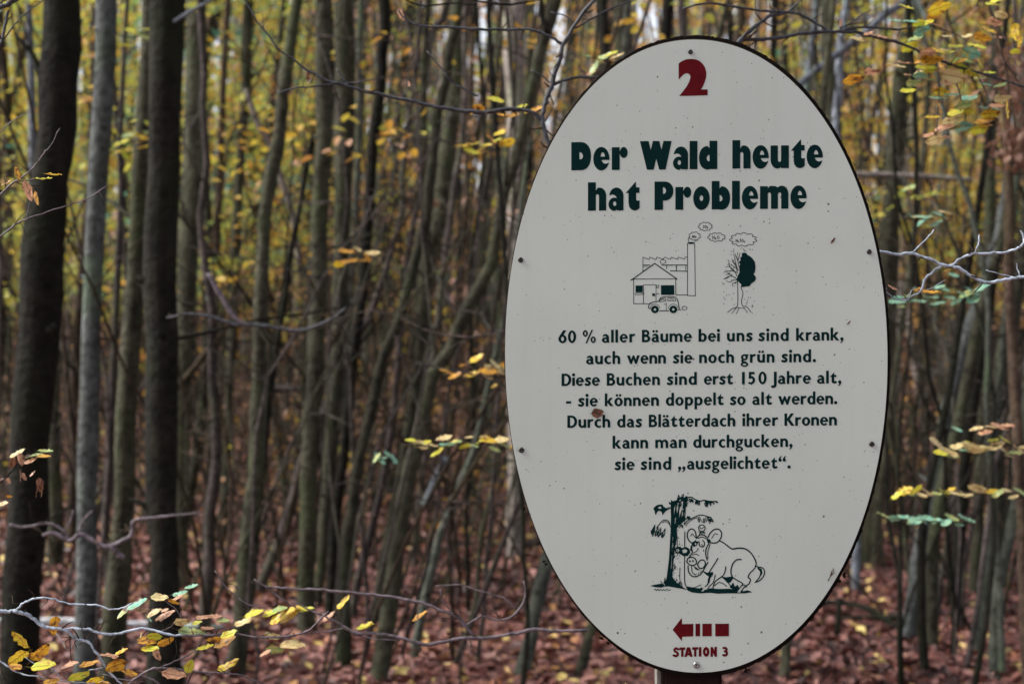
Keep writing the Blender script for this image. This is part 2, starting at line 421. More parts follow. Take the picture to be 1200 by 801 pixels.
# ------------------------------------------------------------------ trees from the photograph
# depth, bark, label, [(x, y, width) top to bottom in photograph pixels], leafy
TREES = [
 (6.0,'dark',"thick dark leaning beech trunk nearest the left edge with a broken branch stub",[(77,0,42),(68,150,44),(55,250,45),(45,400,46),(30,600,45),(20,800,44)]),
 (6.8,'silver',"smooth pale grey trunk just right of the thick leftmost dark one",[(132,0,24),(123,200,22),(112,400,22),(106,600,24),(98,800,25)]),
 (6.3,'dark',"thick straight near-black trunk, second of the two heavy dark ones on the left",[(196,0,40),(188,200,37),(184,400,37),(187,600,37),(190,700,37),(192,800,39)]),
 (7.0,'olive',"olive trunk leaning out from the left side of the straight black trunk",[(180,0,20),(170,200,22),(160,380,23),(153,480,24),(148,600,24),(138,700,28),(129,800,30)]),
 (9.9,'olive',"olive brown trunk standing directly behind the right side of the straight black trunk",[(228,0,24),(226,100,25),(224,200,26),(216,400,22),(212,600,19),(213,690,21)]),
 (8.0,'pink',"thin twisted reddish stem between the pale grey trunk and the straight black trunk",[(150,60,5),(146,170,6),(147,230,7),(144,300,8),(139,400,8),(133,500,9),(130,570,12),(126,600,10),(128,680,10),(128,750,11)]),
 (12.,'brown',"thin dark brown stem seen between the leftmost dark trunk and the pale grey trunk",[(108,180,8),(101,270,10),(93,340,10),(88,400,10),(84,500,10),(84,600,11)]),
 (11.,'olive',"olive trunk with green mossy foot beside the leftmost dark trunk",[(58,250,10),(64,360,11),(66,440,12),(65,520,15),(66,600,18),(67,665,21)]),
 (13.,'olive',"slim dark green stem, thinner left neighbour of the grey leaning trunk",[(290,0,13),(286,100,12),(278,200,12),(275,270,12),(272,350,12),(268,440,10),(265,530,10),(262,620,11)]),
 (8.2,'pink',"twisting purple grey stem rising behind the slim dark green stem and fallen twig",[(234,10,7),(240,84,8),(239,135,8),(244,189,9),(240,229,8),(237,260,8),(244,320,9),(250,361,9),(250,428,9),(255,496,11),(256,547,13),(247,598,13),(246,665,14),(239,733,16),(236,745,17)]),
 (7.2,'olive',"grey green trunk leaning right in its upper half, lit on its left edge",[(343,0,14),(335,50,15),(330,84,16),(326,118,16),(323,162,15),(315,202,16),(308,243,16),(305,300,15),(302,360,15),(302,428,16),(299,496,17),(300,540,18),(296,581,20),(291,631,21),(288,682,22),(283,733,22),(276,790,23)]),
 (8.2,'olive',"straight dark olive trunk standing upright near the middle of the left half",[(376,0,18),(378,100,18),(379,168,19),(375,236,19),(374,330,19),(369,428,20),(365,513,20),(362,564,20),(361,631,21),(359,700,21),(359,746,23)]),
 (9.2,'olive',"blurry olive trunk immediately right of the upright dark olive trunk",[(400,0,24),(402,150,24),(399,260,20),(396,400,18),(388,500,15),(384,564,14),(379,631,13),(372,711,14)]),
 (9.7,'pink',"long slanting brownish pink stem crossing low in front of other trunks to the left",[(490,60,6),(484,111,6),(478,150,6),(473,200,7),(472,250,7),(457,304,7),(444,344,7),(434,371,7),(420,395,8),(402,438,9),(385,472,10),(372,503,11),(356,540,12),(345,581,12),(332,625,13),(315,665,13),(301,696,14)]),
 (8.6,'pink',"curved purple brown stem in the upper middle bending back on itself",[(524,0,8),(506,37,9),(499,84,9),(494,128,8),(489,160,8),(493,189,7),(490,230,7),(478,300,7),(470,380,7),(462,480,8),(450,560,8),(436,620,9),(420,680,10),(412,730,11)]),
 (7.3,'olive',"slim black shadowed stem slanting from top middle down to lower left, light left edge",[(537,0,12),(526,50,12),(521,91,12),(512,125,12),(508,162,12),(504,202,12),(498,253,12),(491,280,12),(481,320,12),(472,354,12),(461,388,12),(450,412,12),(440,449,12),(428,510,12),(418,550,13),(411,600,14),(404,665,16),(402,767,18)]),
 (8.5,'dark',"dark slender trunk leaning slightly left, right neighbour of the blurry olive trunk",[(449,0,14),(446,60,14),(443,110,13),(436,160,13),(433,220,13),(428,290,14),(424,350,12),(415,410,12),(408,480,11),(402,540,11),(392,620,12),(388,700,13),(386,735,14)]),
 (12.,'olive',"pale olive trunk in the distance between the slanting black stem and the sign",[(538,0,18),(530,130,20),(521,200,20),(515,260,19),(503,290,17),(497,340,16),(494,400,15),(488,450,14),(478,540,15),(472,640,16)]),
 (6.9,'olive',"long curved trunk sweeping down left from beside the sign, lit along its left edge",[(650,0,15),(640,37,15),(634,54,14),(627,87,13),(621,108,13),(614,139,13),(602,189,13),(592,219,13),(584,262,13),(575,310,14),(558,341,14),(541,375,15),(525,412,16),(504,445,17),(494,496,18),(481,547,19),(471,598,19),(464,642,19),(457,700,21),(451,750,21),(444,795,22)]),
 (8.5,'olive',"short olive trunk with flared foot behind the long curved trunk",[(500,300,9),(493,380,10),(484,462,12),(470,560,14),(455,650,18),(444,732,26)]),
 (7.5,'grey',"thin light grey stem slanting down left just left of the lower sign edge",[(610,250,5),(600,330,6),(580,420,7),(555,530,9),(535,575,9),(520,615,10),(506,665,11),(495,716,11),(485,775,12)]),
 (11.,'pink',"thin wavy grey brown stem between the curved trunk and the slanting black stem",[(545,0,6),(545,60,6),(545,110,6),(543,152,7),(538,189,7),(533,219,7),(527,266,7),(519,320,7),(513,375,7),(508,420,7),(500,520,7),(490,600,7),(486,660,8)]),
 (7.4,'pink',"hair thin reddish sapling stem in front of the bare ground left of the sign",[(590,380,4),(583,470,5),(579,547,5),(576,598,5),(573,632,5),(569,665,5),(568,706,5),(559,778,6)]),
 (9.0,'dark',"short thin black stem standing alone on the leaf covered ground left of the sign",[(556,500,4),(550,560,5),(547,598,5),(548,665,5),(549,716,6)]),
 (6.2,'dark',"thin black wavy stem touching the lower left edge of the sign",[(604,500,4),(609,560,5),(613,608,5),(613,648,5),(616,682,5),(618,733,6),(613,798,7)]),
 (7.1,'grey',"light grey trunk emerging from behind the lower left of the sign",[(690,480,11),(668,560,13),(650,620,15),(638,669,16),(628,715,16),(620,755,17),(610,794,17)]),
 (7.2,'olive',"small leaning olive trunk just visible under the lower left rim of the sign",[(720,640,10),(706,700,11),(693,735,12),(680,788,13)]),
 (11.5,'pale',"broad pale pinkish trunk in the background left of the sign top",[(603,0,24),(602,60,23),(604,120,22),(606,220,21),(605,400,20),(604,580,20)]),
 (11.,'dark',"dark slim trunk rising left above the sign's left shoulder",[(706,0,13),(709,60,13),(714,200,13),(715,400,13),(716,640,14)]),
 (12.,'olive',"olive brown trunk above the sign, thickest of those over its left shoulder",[(727,0,22),(729,60,22),(732,200,20),(735,400,20),(735,620,20)]),
 (10.,'dark',"dark olive trunk directly above the top of the sign",[(783,0,14),(780,40,14),(776,200,15),(770,400,15),(766,680,15)]),
 (13.,'pink',"pinkish stem right beside the dark trunk above the sign top",[(800,0,12),(799,40,12),(798,300,12),(798,600,12)]),
 (9.0,'dark',"thin black stem just right of the sign's topmost point",[(856,0,8),(858,40,8),(862,200,9),(868,400,9),(872,700,10)]),
 (12.,'olive',"olive trunk beside the upper right edge of the sign",[(971,0,16),(969,60,16),(973,130,15),(976,300,15),(978,500,15),(978,640,16)]),
 (10.,'blue',"pale bluish stem right of the sign's upper right edge, left of the big olive trunk",[(996,0,9),(990,42,10),(987,99,10),(984,150,10),(990,300,10),(1000,500,10),(1004,680,10)]),
 (11.,'blue',"short pale forked stem peeping over the sign's right shoulder",[(952,0,7),(948,57,8),(942,96,8),(930,200,8),(925,400,8),(925,660,9)]),
 (11.,'olive',"broad olive trunk right of the sign with its foot on the leaves",[(1073,0,18),(1064,60,20),(1057,111,20),(1052,202,21),(1046,270,21),(1042,330,21),(1038,400,22),(1033,500,23),(1024,600,25),(1016,668,28)]),
 (10.9,'olive',"slim pale stem hugging the right side of the broad olive trunk's foot",[(1085,100,6),(1078,200,7),(1068,300,7),(1055,400,7),(1040,520,8),(1029,600,8),(1025,668,9)]),
 (7.0,'grey',"wavy blue grey stem descending through the bright leaves at upper right",[(1080,-20,5),(1083,5,5),(1090,35,5),(1106,84,5),(1113,135,5),(1121,175,6),(1132,209,6),(1142,236,6),(1147,266,6),(1155,294,6),(1162,361,6),(1160,428,6),(1158,490,6),(1165,600,7),(1172,700,8),(1174,800,9)]),
 (8.0,'silver',"grey trunk leaning left at lower right, brightest of the leaning cluster",[(1180,200,11),(1168,270,12),(1145,351,14),(1132,388,15),(1111,462,16),(1100,520,15),(1088,590,16),(1078,640,17),(1068,700,16),(1062,750,17)]),
 (7.7,'olive',"olive trunk bending upright near its foot, middle of the leaning cluster at lower right",[(1185,260,11),(1165,330,12),(1152,380,13),(1142,428,14),(1128,496,14),(1114,545,14),(1100,612,14),(1093,665,15),(1092,765,16)]),
 (7.1,'dark',"thin black trunk in front of the leaning cluster at lower right",[(1130,380,8),(1112,480,9),(1094,560,9),(1084,621,10),(1080,692,10),(1084,794,11)]),
 (9.0,'pink',"thin brown stem leaning left on the right side of the leaning cluster",[(1160,400,7),(1145,480,8),(1130,547,8),(1116,615,8),(1103,682,8),(1099,717,9)]),
 (9.8,'olive',"mossy upright trunk behind the pale leaf sprays at lower right",[(1158,100,12),(1154,250,13),(1151,400,13),(1148,500,14),(1146,580,14),(1144,640,14),(1142,694,16)]),
 (7.7,'grey',"slim grey left one of the crossing stems at the lower right edge",[(1180,380,8),(1172,480,9),(1167,540,9),(1164,615,10),(1157,682,11),(1145,765,12)]),
 (7.1,'grey',"light grey right one of the crossing stems at the lower right edge",[(1214,400,11),(1206,480,12),(1199,540,12),(1190,600,12),(1177,658,13),(1168,700,13),(1165,794,14)]),
 (6.8,'dark',"wire thin black sapling stem close to the right edge of the sign",[(1062,400,3),(1054,480,4),(1051,540,4),(1054,598,4),(1055,700,5),(1057,794,5)]),
 (10.,'olive',"grey olive trunk at the far right edge halfway up",[(1206,100,17),(1200,240,18),(1186,340,20),(1173,420,20),(1166,500,20),(1168,600,20),(1170,688,21)]),
 (8.8,'dark',"dark leaning trunk crossing behind the hanging dead leaves at right",[(1200,60,12),(1188,160,12),(1174,230,13),(1162,300,13),(1147,400,13),(1130,520,13),(1124,620,14),(1120,720,15)]),
 (6.0,'brown',"brown stem draped with curled dead leaves near the upper right corner",[(1176,-20,6),(1178,30,7),(1182,80,8),(1190,150,10),(1192,230,12),(1190,320,12),(1196,450,12),(1202,600,13),(1206,800,14)]),
 (7.1,'olive',"little dark stem standing right beneath the lower right rim of the sign",[(930,600,10),(926,680,11),(922,735,12),(920,794,13)]),
 (10.5,'blue',"bluish stem seen between the far left edge and the leftmost dark trunk",[(36,0,8),(38,120,9),(36,250,9),(28,400,9),(22,560,10),(20,676,11)]),
 (9.5,'pink',"thin purplish stem at the very left edge",[(5,40,5),(2,160,6),(4,300,6),(0,420,6),(-6,560,7),(-8,700,8)]),
]
def gz1(x, y): return float(ground_z(x, y))

def build_tree(D, kind, label, pts, cat="tree", group=None, name="beech_tree", branches=3, drift=0.25, foliage=None, sides=12):
    s = [ (W(x, y, D), w * 0.5 * D / F) for x, y, w in pts ]
    P = [v for v, _ in s]; R = [r for _, r in s]
    # carry on upward
    d = (P[0] - P[min(2, len(P) - 1)]).normalized(); d = (d + Vector((0, 0, 1.0))).normalized()
    top_z = 7.5 + 0.16 * D
    add = []
    cur, r = P[0].copy(), R[0]
    while cur.z < top_z:
        cur = cur + d * 0.9 + Vector((random.gauss(0, .05), random.gauss(0, .08), 0)); r = max(r * 0.90, 0.012)
        d = (d + Vector((random.gauss(0, .04), random.gauss(0, .05), 0.12))).normalized()
        add.append((cur.copy(), r))
    for v, r_ in add: P.insert(0, v); R.insert(0, r_)
    # carry on to the ground
    gz = gz1(P[-1].x, P[-1].y)
    if P[-1].z > gz + 0.05:
        d = (P[-1] - P[-2]).normalized(); d.z = min(d.z, -0.6)
        e = P[-1] + d * ((P[-1].z - gz) / -d.z)
        if P[-1].z - gz > 0.6:
            P.append(P[-1].lerp(e, 0.6)); R.append(R[-1] * 1.05)
            P.append(e); R.append(R[-1] * 1.12)
        else:
            P.append(e); R.append(R[-1] * 1.15)
    base = P[-1].copy(); base.z = gz
    P.append(Vector((base.x, base.y, gz - 0.12))); R.append(R[-1] * 1.25)
    k = len(P)
    # lean in depth: a real stem also wanders towards and away from the viewer
    ph = random.uniform(0, 6.28)
    arr = np.array([[*(P[i] - base), R[i]] for i in range(k)])
    arr[:, 1] += drift * 0.25 * np.sin(arr[:, 2] * 0.8 + ph) - drift * 0.25 * math.sin(ph)
    S = catmull(arr, 3)
    S[:, 3] *= 1 + 0.05 * rng.standard_normal(len(S))
    S[2:-3, :2] += rng.normal(0, 0.07, (len(S) - 5, 2)) * S[2:-3, 3:4]
    root = empty(name, base)
    tag(root, label, cat, group)
    bm_ = BARK[kind]
    link("trunk", tube_mesh("trunk", S[:, :3], S[:, 3], sides, 0.035), bm_, root)
    # limbs
    if sides > 8:                      # knots and snapped side twigs
        for b in range(5):
            i = random.randrange(4, len(S) - 3); p = S[i, :3]; r0 = S[i, 3]
            if not 0.4 < p[2] < 5 + D * .2: continue
            az = random.uniform(math.pi, 2 * math.pi) if random.random() < .7 else random.uniform(0, math.pi)
            dv = np.array([math.cos(az), math.sin(az), random.uniform(.1, .8)])
            l = r0 * random.uniform(1.15, 2.0)
            link("knot", tube_mesh("knot", np.array([p + dv * r0 * .5, p + dv * r0 * .95, p + dv * l]), np.array([r0 * .5, r0 * .26, r0 * .12]), 6, .08), bm_, root)
    zs = S[:, 2]
    for b in range(branches):
        i = random.randrange(2, max(3, int(len(S) * 0.75)))
        p = S[i, :3]; r0 = S[i, 3]
        if p[2] < 0.8: continue
        az = random.uniform(0, 6.28); up = random.uniform(0.15, 0.9)
        dv = np.array([math.cos(az), math.sin(az) * .7, up]); dv /= np.linalg.norm(dv)
        L_ = random.uniform(0.6, 1.7); q = [p]; rr = [min(r0 * 0.3, 0.011)]
        for t in range(6):
            dv = dv + rng.normal(0, 0.16, 3); dv /= np.linalg.norm(dv)
            q.append(q[-1] + dv * L_ / 6); rr.append(rr[0] * (1 - (t + 1) / 6.8))
        link("branch", tube_mesh("branch", np.array(q), np.array(rr), 5), bm_, root)
    if foliage:
        h, z0, rad, ns, per, tm, ts = foliage
        o = link("foliage", crown_mesh("foliage", h, z0, rad, ns, per, tm, ts), None, root); o["kind"] = "stuff"
    return root, S, base

hand = []
for i, t in enumerate(TREES):
    D, kind, label, pts = t
    fol = None
    if D >= 7.4 and i % 3 != 0:
        x0 = pts[0][0]
        tm = 0.42 if x0 < 340 else (0.66 if x0 < 900 else 0.52)
        fol = (6.5, 2.0, 1.0, 4 if x0 < 340 or x0 > 900 else 2, 22, tm, 0.12)
    hand.append(build_tree(D, kind, label, pts, foliage=fol, branches=2 if i % 2 else 3))

# broken stub on the leftmost trunk and the bare limb on the straight black trunk
def add_branch(idx, pts, D, bark_kind, name="branch", label=None):
    root, S, base = hand[idx]
    P = np.array([[*(W(x, y, D) - base), w * .5 * D / F] for x, y, w in pts])
    Q = catmull(P, 3)
    o = link(name, tube_mesh(name, Q[:, :3], Q[:, 3], 7, 0.04), BARK[bark_kind], root)
    if label: o["label"] = label
add_branch(0, [(50,100,9),(45,80,8),(37,62,7),(28,52,6),(20,43,4)], 5.95, 'dark', "branch_stub", "broken black branch stub")
add_branch(2, [(204,26,4.5),(213,20,4.5),(230,10,4.2),(252,-2,3.6),(280,-20,3)], 6.2, 'blue')
add_branch(18, [(641,40,8),(635,20,7),(634,0,6),(637,-40,5)], 6.9, 'dark')
add_branch(38, [(1088,30,5),(1075,0,5),(1060,-20,4)], 7.0, 'blue')

# leaning dead poles and fallen logs
def pole(name, pts, D0, D1, kind, label, cat, group=None, sides=9):
    n = len(pts)
    P = []
    for i, (x, y, w) in enumerate(pts):
        D = D0 + (D1 - D0) * i / (n - 1)
        P.append([*W(x, y, D), w * .5 * D / F])
    P = np.array(P); base = P[-1, :3].copy()
    Q = catmull(P, 4); Q[:, 3] *= 1 + 0.06 * rng.standard_normal(len(Q))
    me = tube_mesh(name, Q[:, :3] - base, Q[:, 3], sides, 0.04)
    o = link(name, me, BARK[kind], None, base)
    return tag(o, label, cat, group)
pole("leaning_pole", [(1110,-60,9),(1061,0,9),(1037,17,9),(1010,42,9),(975,68,9),(930,105,9),(860,170,9)], 9.5, 9, 'blue', "pale bluish dead pole leaning diagonally above the sign's right shoulder", "dead pole")
pole("leaning_pole", [(288,104,5),(296,128,7),(305,150,8),(318,170,7),(330,212,7),(342,250,7),(352,320,6)], 9.6, 9.8, 'pale', "whitish broken pole slanting down right behind the grey leaning trunk", "dead pole")
pole("leaning_pole", [(244,320,5),(258,345,6),(275,372,5),(291,381,4)], 5.2, 5.2, 'twigpink', "short grey dead stick slanting down to the curved twig, left of the grey leaning trunk", "dead stick")
pole("leaning_pole", [(254,395,6),(236,420,7),(220,440,7),(203,458,6),(190,480,6)], 8.8, 8.8, 'brown', "short brown stick leaning left behind the straight black trunk", "dead stick")
pole("leaning_pole", [(366,160,5),(360,190,6),(352,240,6),(340,300,7),(335,340,7),(325,400,8),(316,460,9),(310,520,9)], 8.4, 8.4, 'dark', "black knotty dead stem between the grey leaning trunk and the upright olive trunk", "dead stem")
pole("leaning_pole", [(524,536,9),(514,556,11),(504,578,10),(497,592,9)], 9.5, 9.5, 'blue', "short bluish slab of broken wood beside the long curved trunk", "dead wood")
pole("broken_pole", [(985,203,6),(1002,204,7),(1060,206,8),(1100,208,7),(1140,211,6)], 8, 8, 'pale', "tan snapped pole lying level between the trunks right of the sign", "dead pole")
pole("broken_pole", [(305,456,8),(330,455,9),(358,455,8),(372,455,7)], 11, 11, 'pink', "short reddish log caught level behind the upright olive trunk", "log")
pole("fallen_log", [(-30,726,8),(30,727,8),(88,728,9),(130,730,7),(172,731,8),(262,734,6)], 8.0, 8.2, 'white', "whitish fallen log lying on the leaves behind the left trunks", "log")
pole("fallen_log", [(525,634,8),(560,640,9),(610,638,9),(660,630,9)], 12.2, 12.2, 'pink', "grey brown log on the ground left of the lower sign edge", "log")
pole("fallen_log", [(935,738,8),(980,727,9),(1030,724,8),(1060,722,8)], 8.6, 8.8, 'olive', "grey fallen branch lying on the leaves right of the sign foot", "log")
pole("fallen_log", [(965,705,7),(1000,708,7),(1030,720,8),(1070,752,8)], 8.9, 8.2, 'dark', "black rotting branch lying across the grey fallen branch right of the sign", "log")
pole("fallen_log", [(1172,718,8),(1200,712,8),(1240,706,8)], 9.1, 9.3, 'brown', "dark log end at the lower right edge behind the crossing stems", "log")
pole("dead_stick", [(985,700,5),(982,730,6),(978,765,7)], 8.0, 8.0, 'dark', "stubby dark stick standing in the leaves right of the sign foot", "dead stick")
pole("fallen_log", [(380,600,7),(420,606,9),(452,604,8)], 15, 15, 'pink', "far grey log seen low between the middle trunks", "log")

# dead leaves clinging to the brown stem at the upper right
C = []
for k in range(300):
    y = random.choice([random.uniform(55, 130), random.uniform(100, 190), random.uniform(150, 200)])
    xc = np.interp(y, [30, 80, 150, 230], [1178, 1182, 1190, 1192])
    C.append([*W(xc + random.gauss(0, 13 if y > 60 else 18), y, 5.9 + random.gauss(0, .08))])
C = np.array(C); base = hand[49][2]; n = len(C)
me = leaf_cloud("dead_leaves", C - np.array(base), rng.uniform(.03, .052, n), rng.uniform(0, 6.28, n), rng.normal(1.0, .5, n), rng.normal(0, .9, n), np.full(n, 1.1))
o = link("dead_leaves", me, None, hand[49][0]); o["kind"] = "stuff"; o["label"] = "curled brown dead leaves clinging to the stem"

# ------------------------------------------------------------------ background trees, each its own thing
MARKS = [(-60, "the left edge"), (50, "the thick leftmost trunk"), (112, "the pale grey trunk"), (187, "the straight black trunk"), (222, "the olive brown trunk"), (272, "the slim green stem"),
         (306, "the grey leaning trunk"), (372, "the upright olive trunk"), (400, "the blurry olive trunk"), (430, "the dark slender trunk"), (490, "the slanting black stem"), (560, "the long curved trunk"), (612, "the sign's left rim")]
MARKR = [(1010, "the sign's right rim"), (1045, "the broad olive trunk"), (1095, "the leaning cluster"), (1150, "the wavy blue grey stem"), (1190, "the leaf draped stem"), (1400, "the right edge")]
def zone(px):
    M = MARKS if px < 612 else MARKR
    if 612 <= px < 1010: return ("behind the left half of the sign" if px < 816 else "behind the right half of the sign")
    for (a, n1), (b, n2) in zip(M, M[1:]):
        if px < b: return f"between {n1} and {n2}"
    return "at the right edge"
crown_lib = {}
for key, tm in (('y', 0.44), ('g', 0.30), ('o', 0.62), ('b', 0.86)):
    crown_lib[key] = [crown_mesh("foliage", 7.5, 2.2 if key != 'b' else 0.8, 1.4, 34 if key in 'yg' else 18, 40 if key in 'yg' else 30, tm, 0.12, .055, .085) for _ in range(3)]
def bg_tree(px, D, wpx, kind, crown, near):
    lean = random.gauss(26 if px > 300 else 6, 26); cur = random.gauss(0, 16)
    yb = 430 + (CAM_Z - gz1((px - 600) / F * D, D)) * F / D
    pts = []
    for y, f in ((0, 1), (yb * .25, .75), (yb * .5, .5), (yb * .75, .25), (yb, 0)):
        pts.append((px + lean * f + cur * math.sin(f * 3.1) * 1.2, y, wpx * (0.78 + 0.22 * (1 - f))))
    tone = {'dark': 'dark', 'olive': 'olive', 'grey': 'grey', 'pink': 'brownish', 'pale': 'pale', 'blue': 'bluish', 'brown': 'brown'}[kind]
    size = "slender" if wpx * D / F < 0.10 else "stout"
    dist = "middle distance" if D < 20 else "far distance"
    lab = f"{size} {tone} trunk {'midway off' if D < 20 else 'far off'} {zone(px)}"
    if crown: lab = lab.replace(" trunk ", " leafy trunk ", 1)
    if len(lab.split()) < 15: lab = ("left leaning " if lean < -16 else "right leaning " if lean > 16 else "upright ") + lab
    if len(lab.split()) > 16: lab = lab.replace(size + " ", "", 1)
    if len(lab.split()) > 16: lab = lab.replace(" leafy", "", 1)
    root, S, base = build_tree(D, kind, lab, pts, group=lab.replace(" trunk ", " trunks ", 1), branches=1 if D < 20 else 0, sides=8)
    if crown:
        o = link("foliage", random.choice(crown_lib[crown]), None, root)
        o.rotation_euler = (0, 0, random.uniform(0, 6.28)); o.scale = (1, 1, random.uniform(.9, 1.25)); o["kind"] = "stuff"
kinds = ['dark', 'olive', 'olive', 'grey', 'pink', 'brown', 'dark', 'olive', 'pale', 'pink', 'brown', 'dark']
def pick_x():
    while True:
        x = random.uniform(-90, 1290)
        if 690 < x < 940 and random.random() < 0.75: continue
        if x < 330 and random.random() < 0.4: continue
        return x
for k in range(92):
    D = random.uniform(12.5, 21); px = pick_x()
    if px < 360: cr = random.choice('yygyg')
    elif px < 700: cr = random.choice(['b', None, 'b', 'o', None])
    else: cr = random.choice('oybo')
    if any(abs(px - a) < 75 for a in (542, 925)): cr = None
    bg_tree(px, D, random.choice([4, 5, 6, 8, 10, 13]), random.choice(kinds), cr if k % 4 else None, True)
for k in range(100):
    D = random.uniform(20, 36); px = pick_x()
    if px < 360: cr = random.choice('yygyg')
    elif px < 700: cr = random.choice(['b', None, 'o', None])
    else: cr = random.choice('oybo')
    if any(abs(px - a) < 55 for a in (542, 768, 925, 240)): cr = None
    if any(abs(px - a) < 12 for a in (542, 768, 925, 240)): continue
    bg_tree(px, D, random.choice([4, 5, 7, 9, 11]), random.choice(kinds), cr, False)

# far-off wood that reads as one mass: stems, leaves and brush on the rising slope
def far_wood():
    items = []
    for k in range(850):
        y = random.uniform(37, 75); x = random.uniform(-0.64, 0.58) * y
        if any(abs(600 + x / y * F - a) < 14 for a in (542, 650, 768, 925, 1020, 240)): continue
        z = gz1(x, y); lx = random.gauss(0, .8); r = random.uniform(.05, .17)
        h = random.uniform(9, 15) + y * 0.08
        items.append((np.array([[x, y, z - .2], [x + lx * .3, y, z + h * .33], [x + lx * .6, y, z + h * .66], [x + lx, y, z + h]]), np.array([r, r * .85, r * .7, r * .5])))
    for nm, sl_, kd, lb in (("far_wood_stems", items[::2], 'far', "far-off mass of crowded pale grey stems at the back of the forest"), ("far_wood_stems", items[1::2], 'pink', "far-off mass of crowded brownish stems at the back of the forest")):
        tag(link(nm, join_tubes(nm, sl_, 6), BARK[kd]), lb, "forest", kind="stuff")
    Cs, Ts, n_ = [], [], 0
    for k in range(4000):
        y = random.uniform(34, 72); x = random.uniform(-0.64, 0.58) * y
        z = gz1(x, y) + random.uniform(0.3, 16)
        qx, qy = 600 + x / y * F, 430 - (z - CAM_Z) / y * F
        if any(abs(qx - a) < 34 and abs(qy - b) < 26 for a, b in ((542, 58), (650, 30), (768, 26), (925, 22), (1020, 6), (240, 50), (350, 60))): continue
        n = random.randint(20, 55)
        Cs.append(spray_points((x, y, z), random.uniform(.6, 1.3), n, .16, 1.4, random.uniform(0, 6)))
        pxx = 600 + x / y * F
        tm = random.choice([.46, .36, .58, .5]) if pxx < 350 else (random.choice([.86, .84, .6, .42]) if pxx < 700 else random.choice([.6, .5, .8]))
        if z - gz1(x, y) < 2.8: tm = random.choice([.92, .82, .72, .6])
        t = tm + random.gauss(0, .15)
        Ts.append(np.clip(rng.normal(t, .05, n), 0.02, 1))
    C = np.vstack(Cs); n = len(C)
    me = leaf_cloud("far_wood_leaves", C, rng.uniform(.14, .27, n), rng.uniform(0, 6.28, n), rng.normal(.7, .6, n), rng.normal(0, .6, n), np.concatenate(Ts), mat=M_FAR)
    tag(link("far_wood_leaves", me), "far-off mass of yellow and orange autumn foliage behind all the trunks", "foliage", kind="stuff")
far_wood()

# brown brushwood: tangled thin stems low down between the trees
def brush():
    items = []
    for k in range(2600):
        y = random.uniform(13, 34) if k % 4 else random.uniform(9, 14); x = random.uniform(-0.42, 0.42) * y
        if y < 14 and random.random() < .5: continue
        z = gz1(x, y); h = random.uniform(.6, 3.2) if y > 16 else random.uniform(.8, 5)
        d = np.array([random.gauss(0, .35), random.gauss(0, .3), 1.0])
        if random.random() < .18: d = np.array([random.gauss(0, 1), random.gauss(0, .5), .35])
        P = [np.array([x, y, z - .03])]
        for s_ in range(4):
            d = d + rng.normal(0, .16, 3); P.append(P[-1] + d / np.linalg.norm(d) * h / 4)
        r = random.uniform(.003, .010)
        items.append((np.array(P), np.array([r, r * .85, r * .7, r * .5, r * .3])))
        # a fork
        q = P[2]; d2 = d + rng.normal(0, .5, 3); d2 /= np.linalg.norm(d2)
        items.append((np.array([q, q + d2 * h * .2, q + d2 * h * .42 + rng.normal(0, .05, 3)]), np.array([r * .6, r * .5, r * .3])))
    h_ = len(items) // 2
    o = link("brushwood", join_tubes("brushwood", items[:h_], 4), BARK['olive'])
    tag(o, "tangled thin grey brown stems of brushwood between the trunks", "undergrowth", kind="stuff")
    o = link("brushwood", join_tubes("brushwood", items[h_:], 4), BARK['brown'])
    tag(o, "tangled thin blackish stems of brushwood between the trunks", "undergrowth", kind="stuff")
    n = 9000
    y = rng.uniform(12, 36, n); x = rng.uniform(-.42, .42, n) * y
    z = ground_z(x, y) + np.abs(rng.normal(0, .8, n))
    me = leaf_cloud("brush_leaves", np.stack([x, y, z], -1), rng.uniform(.05, .1, n), rng.uniform(0, 6.28, n), rng.normal(.5, .6, n), rng.normal(0, .6, n), np.clip(rng.normal(.8, .16, n), 0, 1))
    tag(link("brush_leaves", me), "withered brown leaves hanging in the low brushwood", "dead leaves", kind="stuff")
brush()

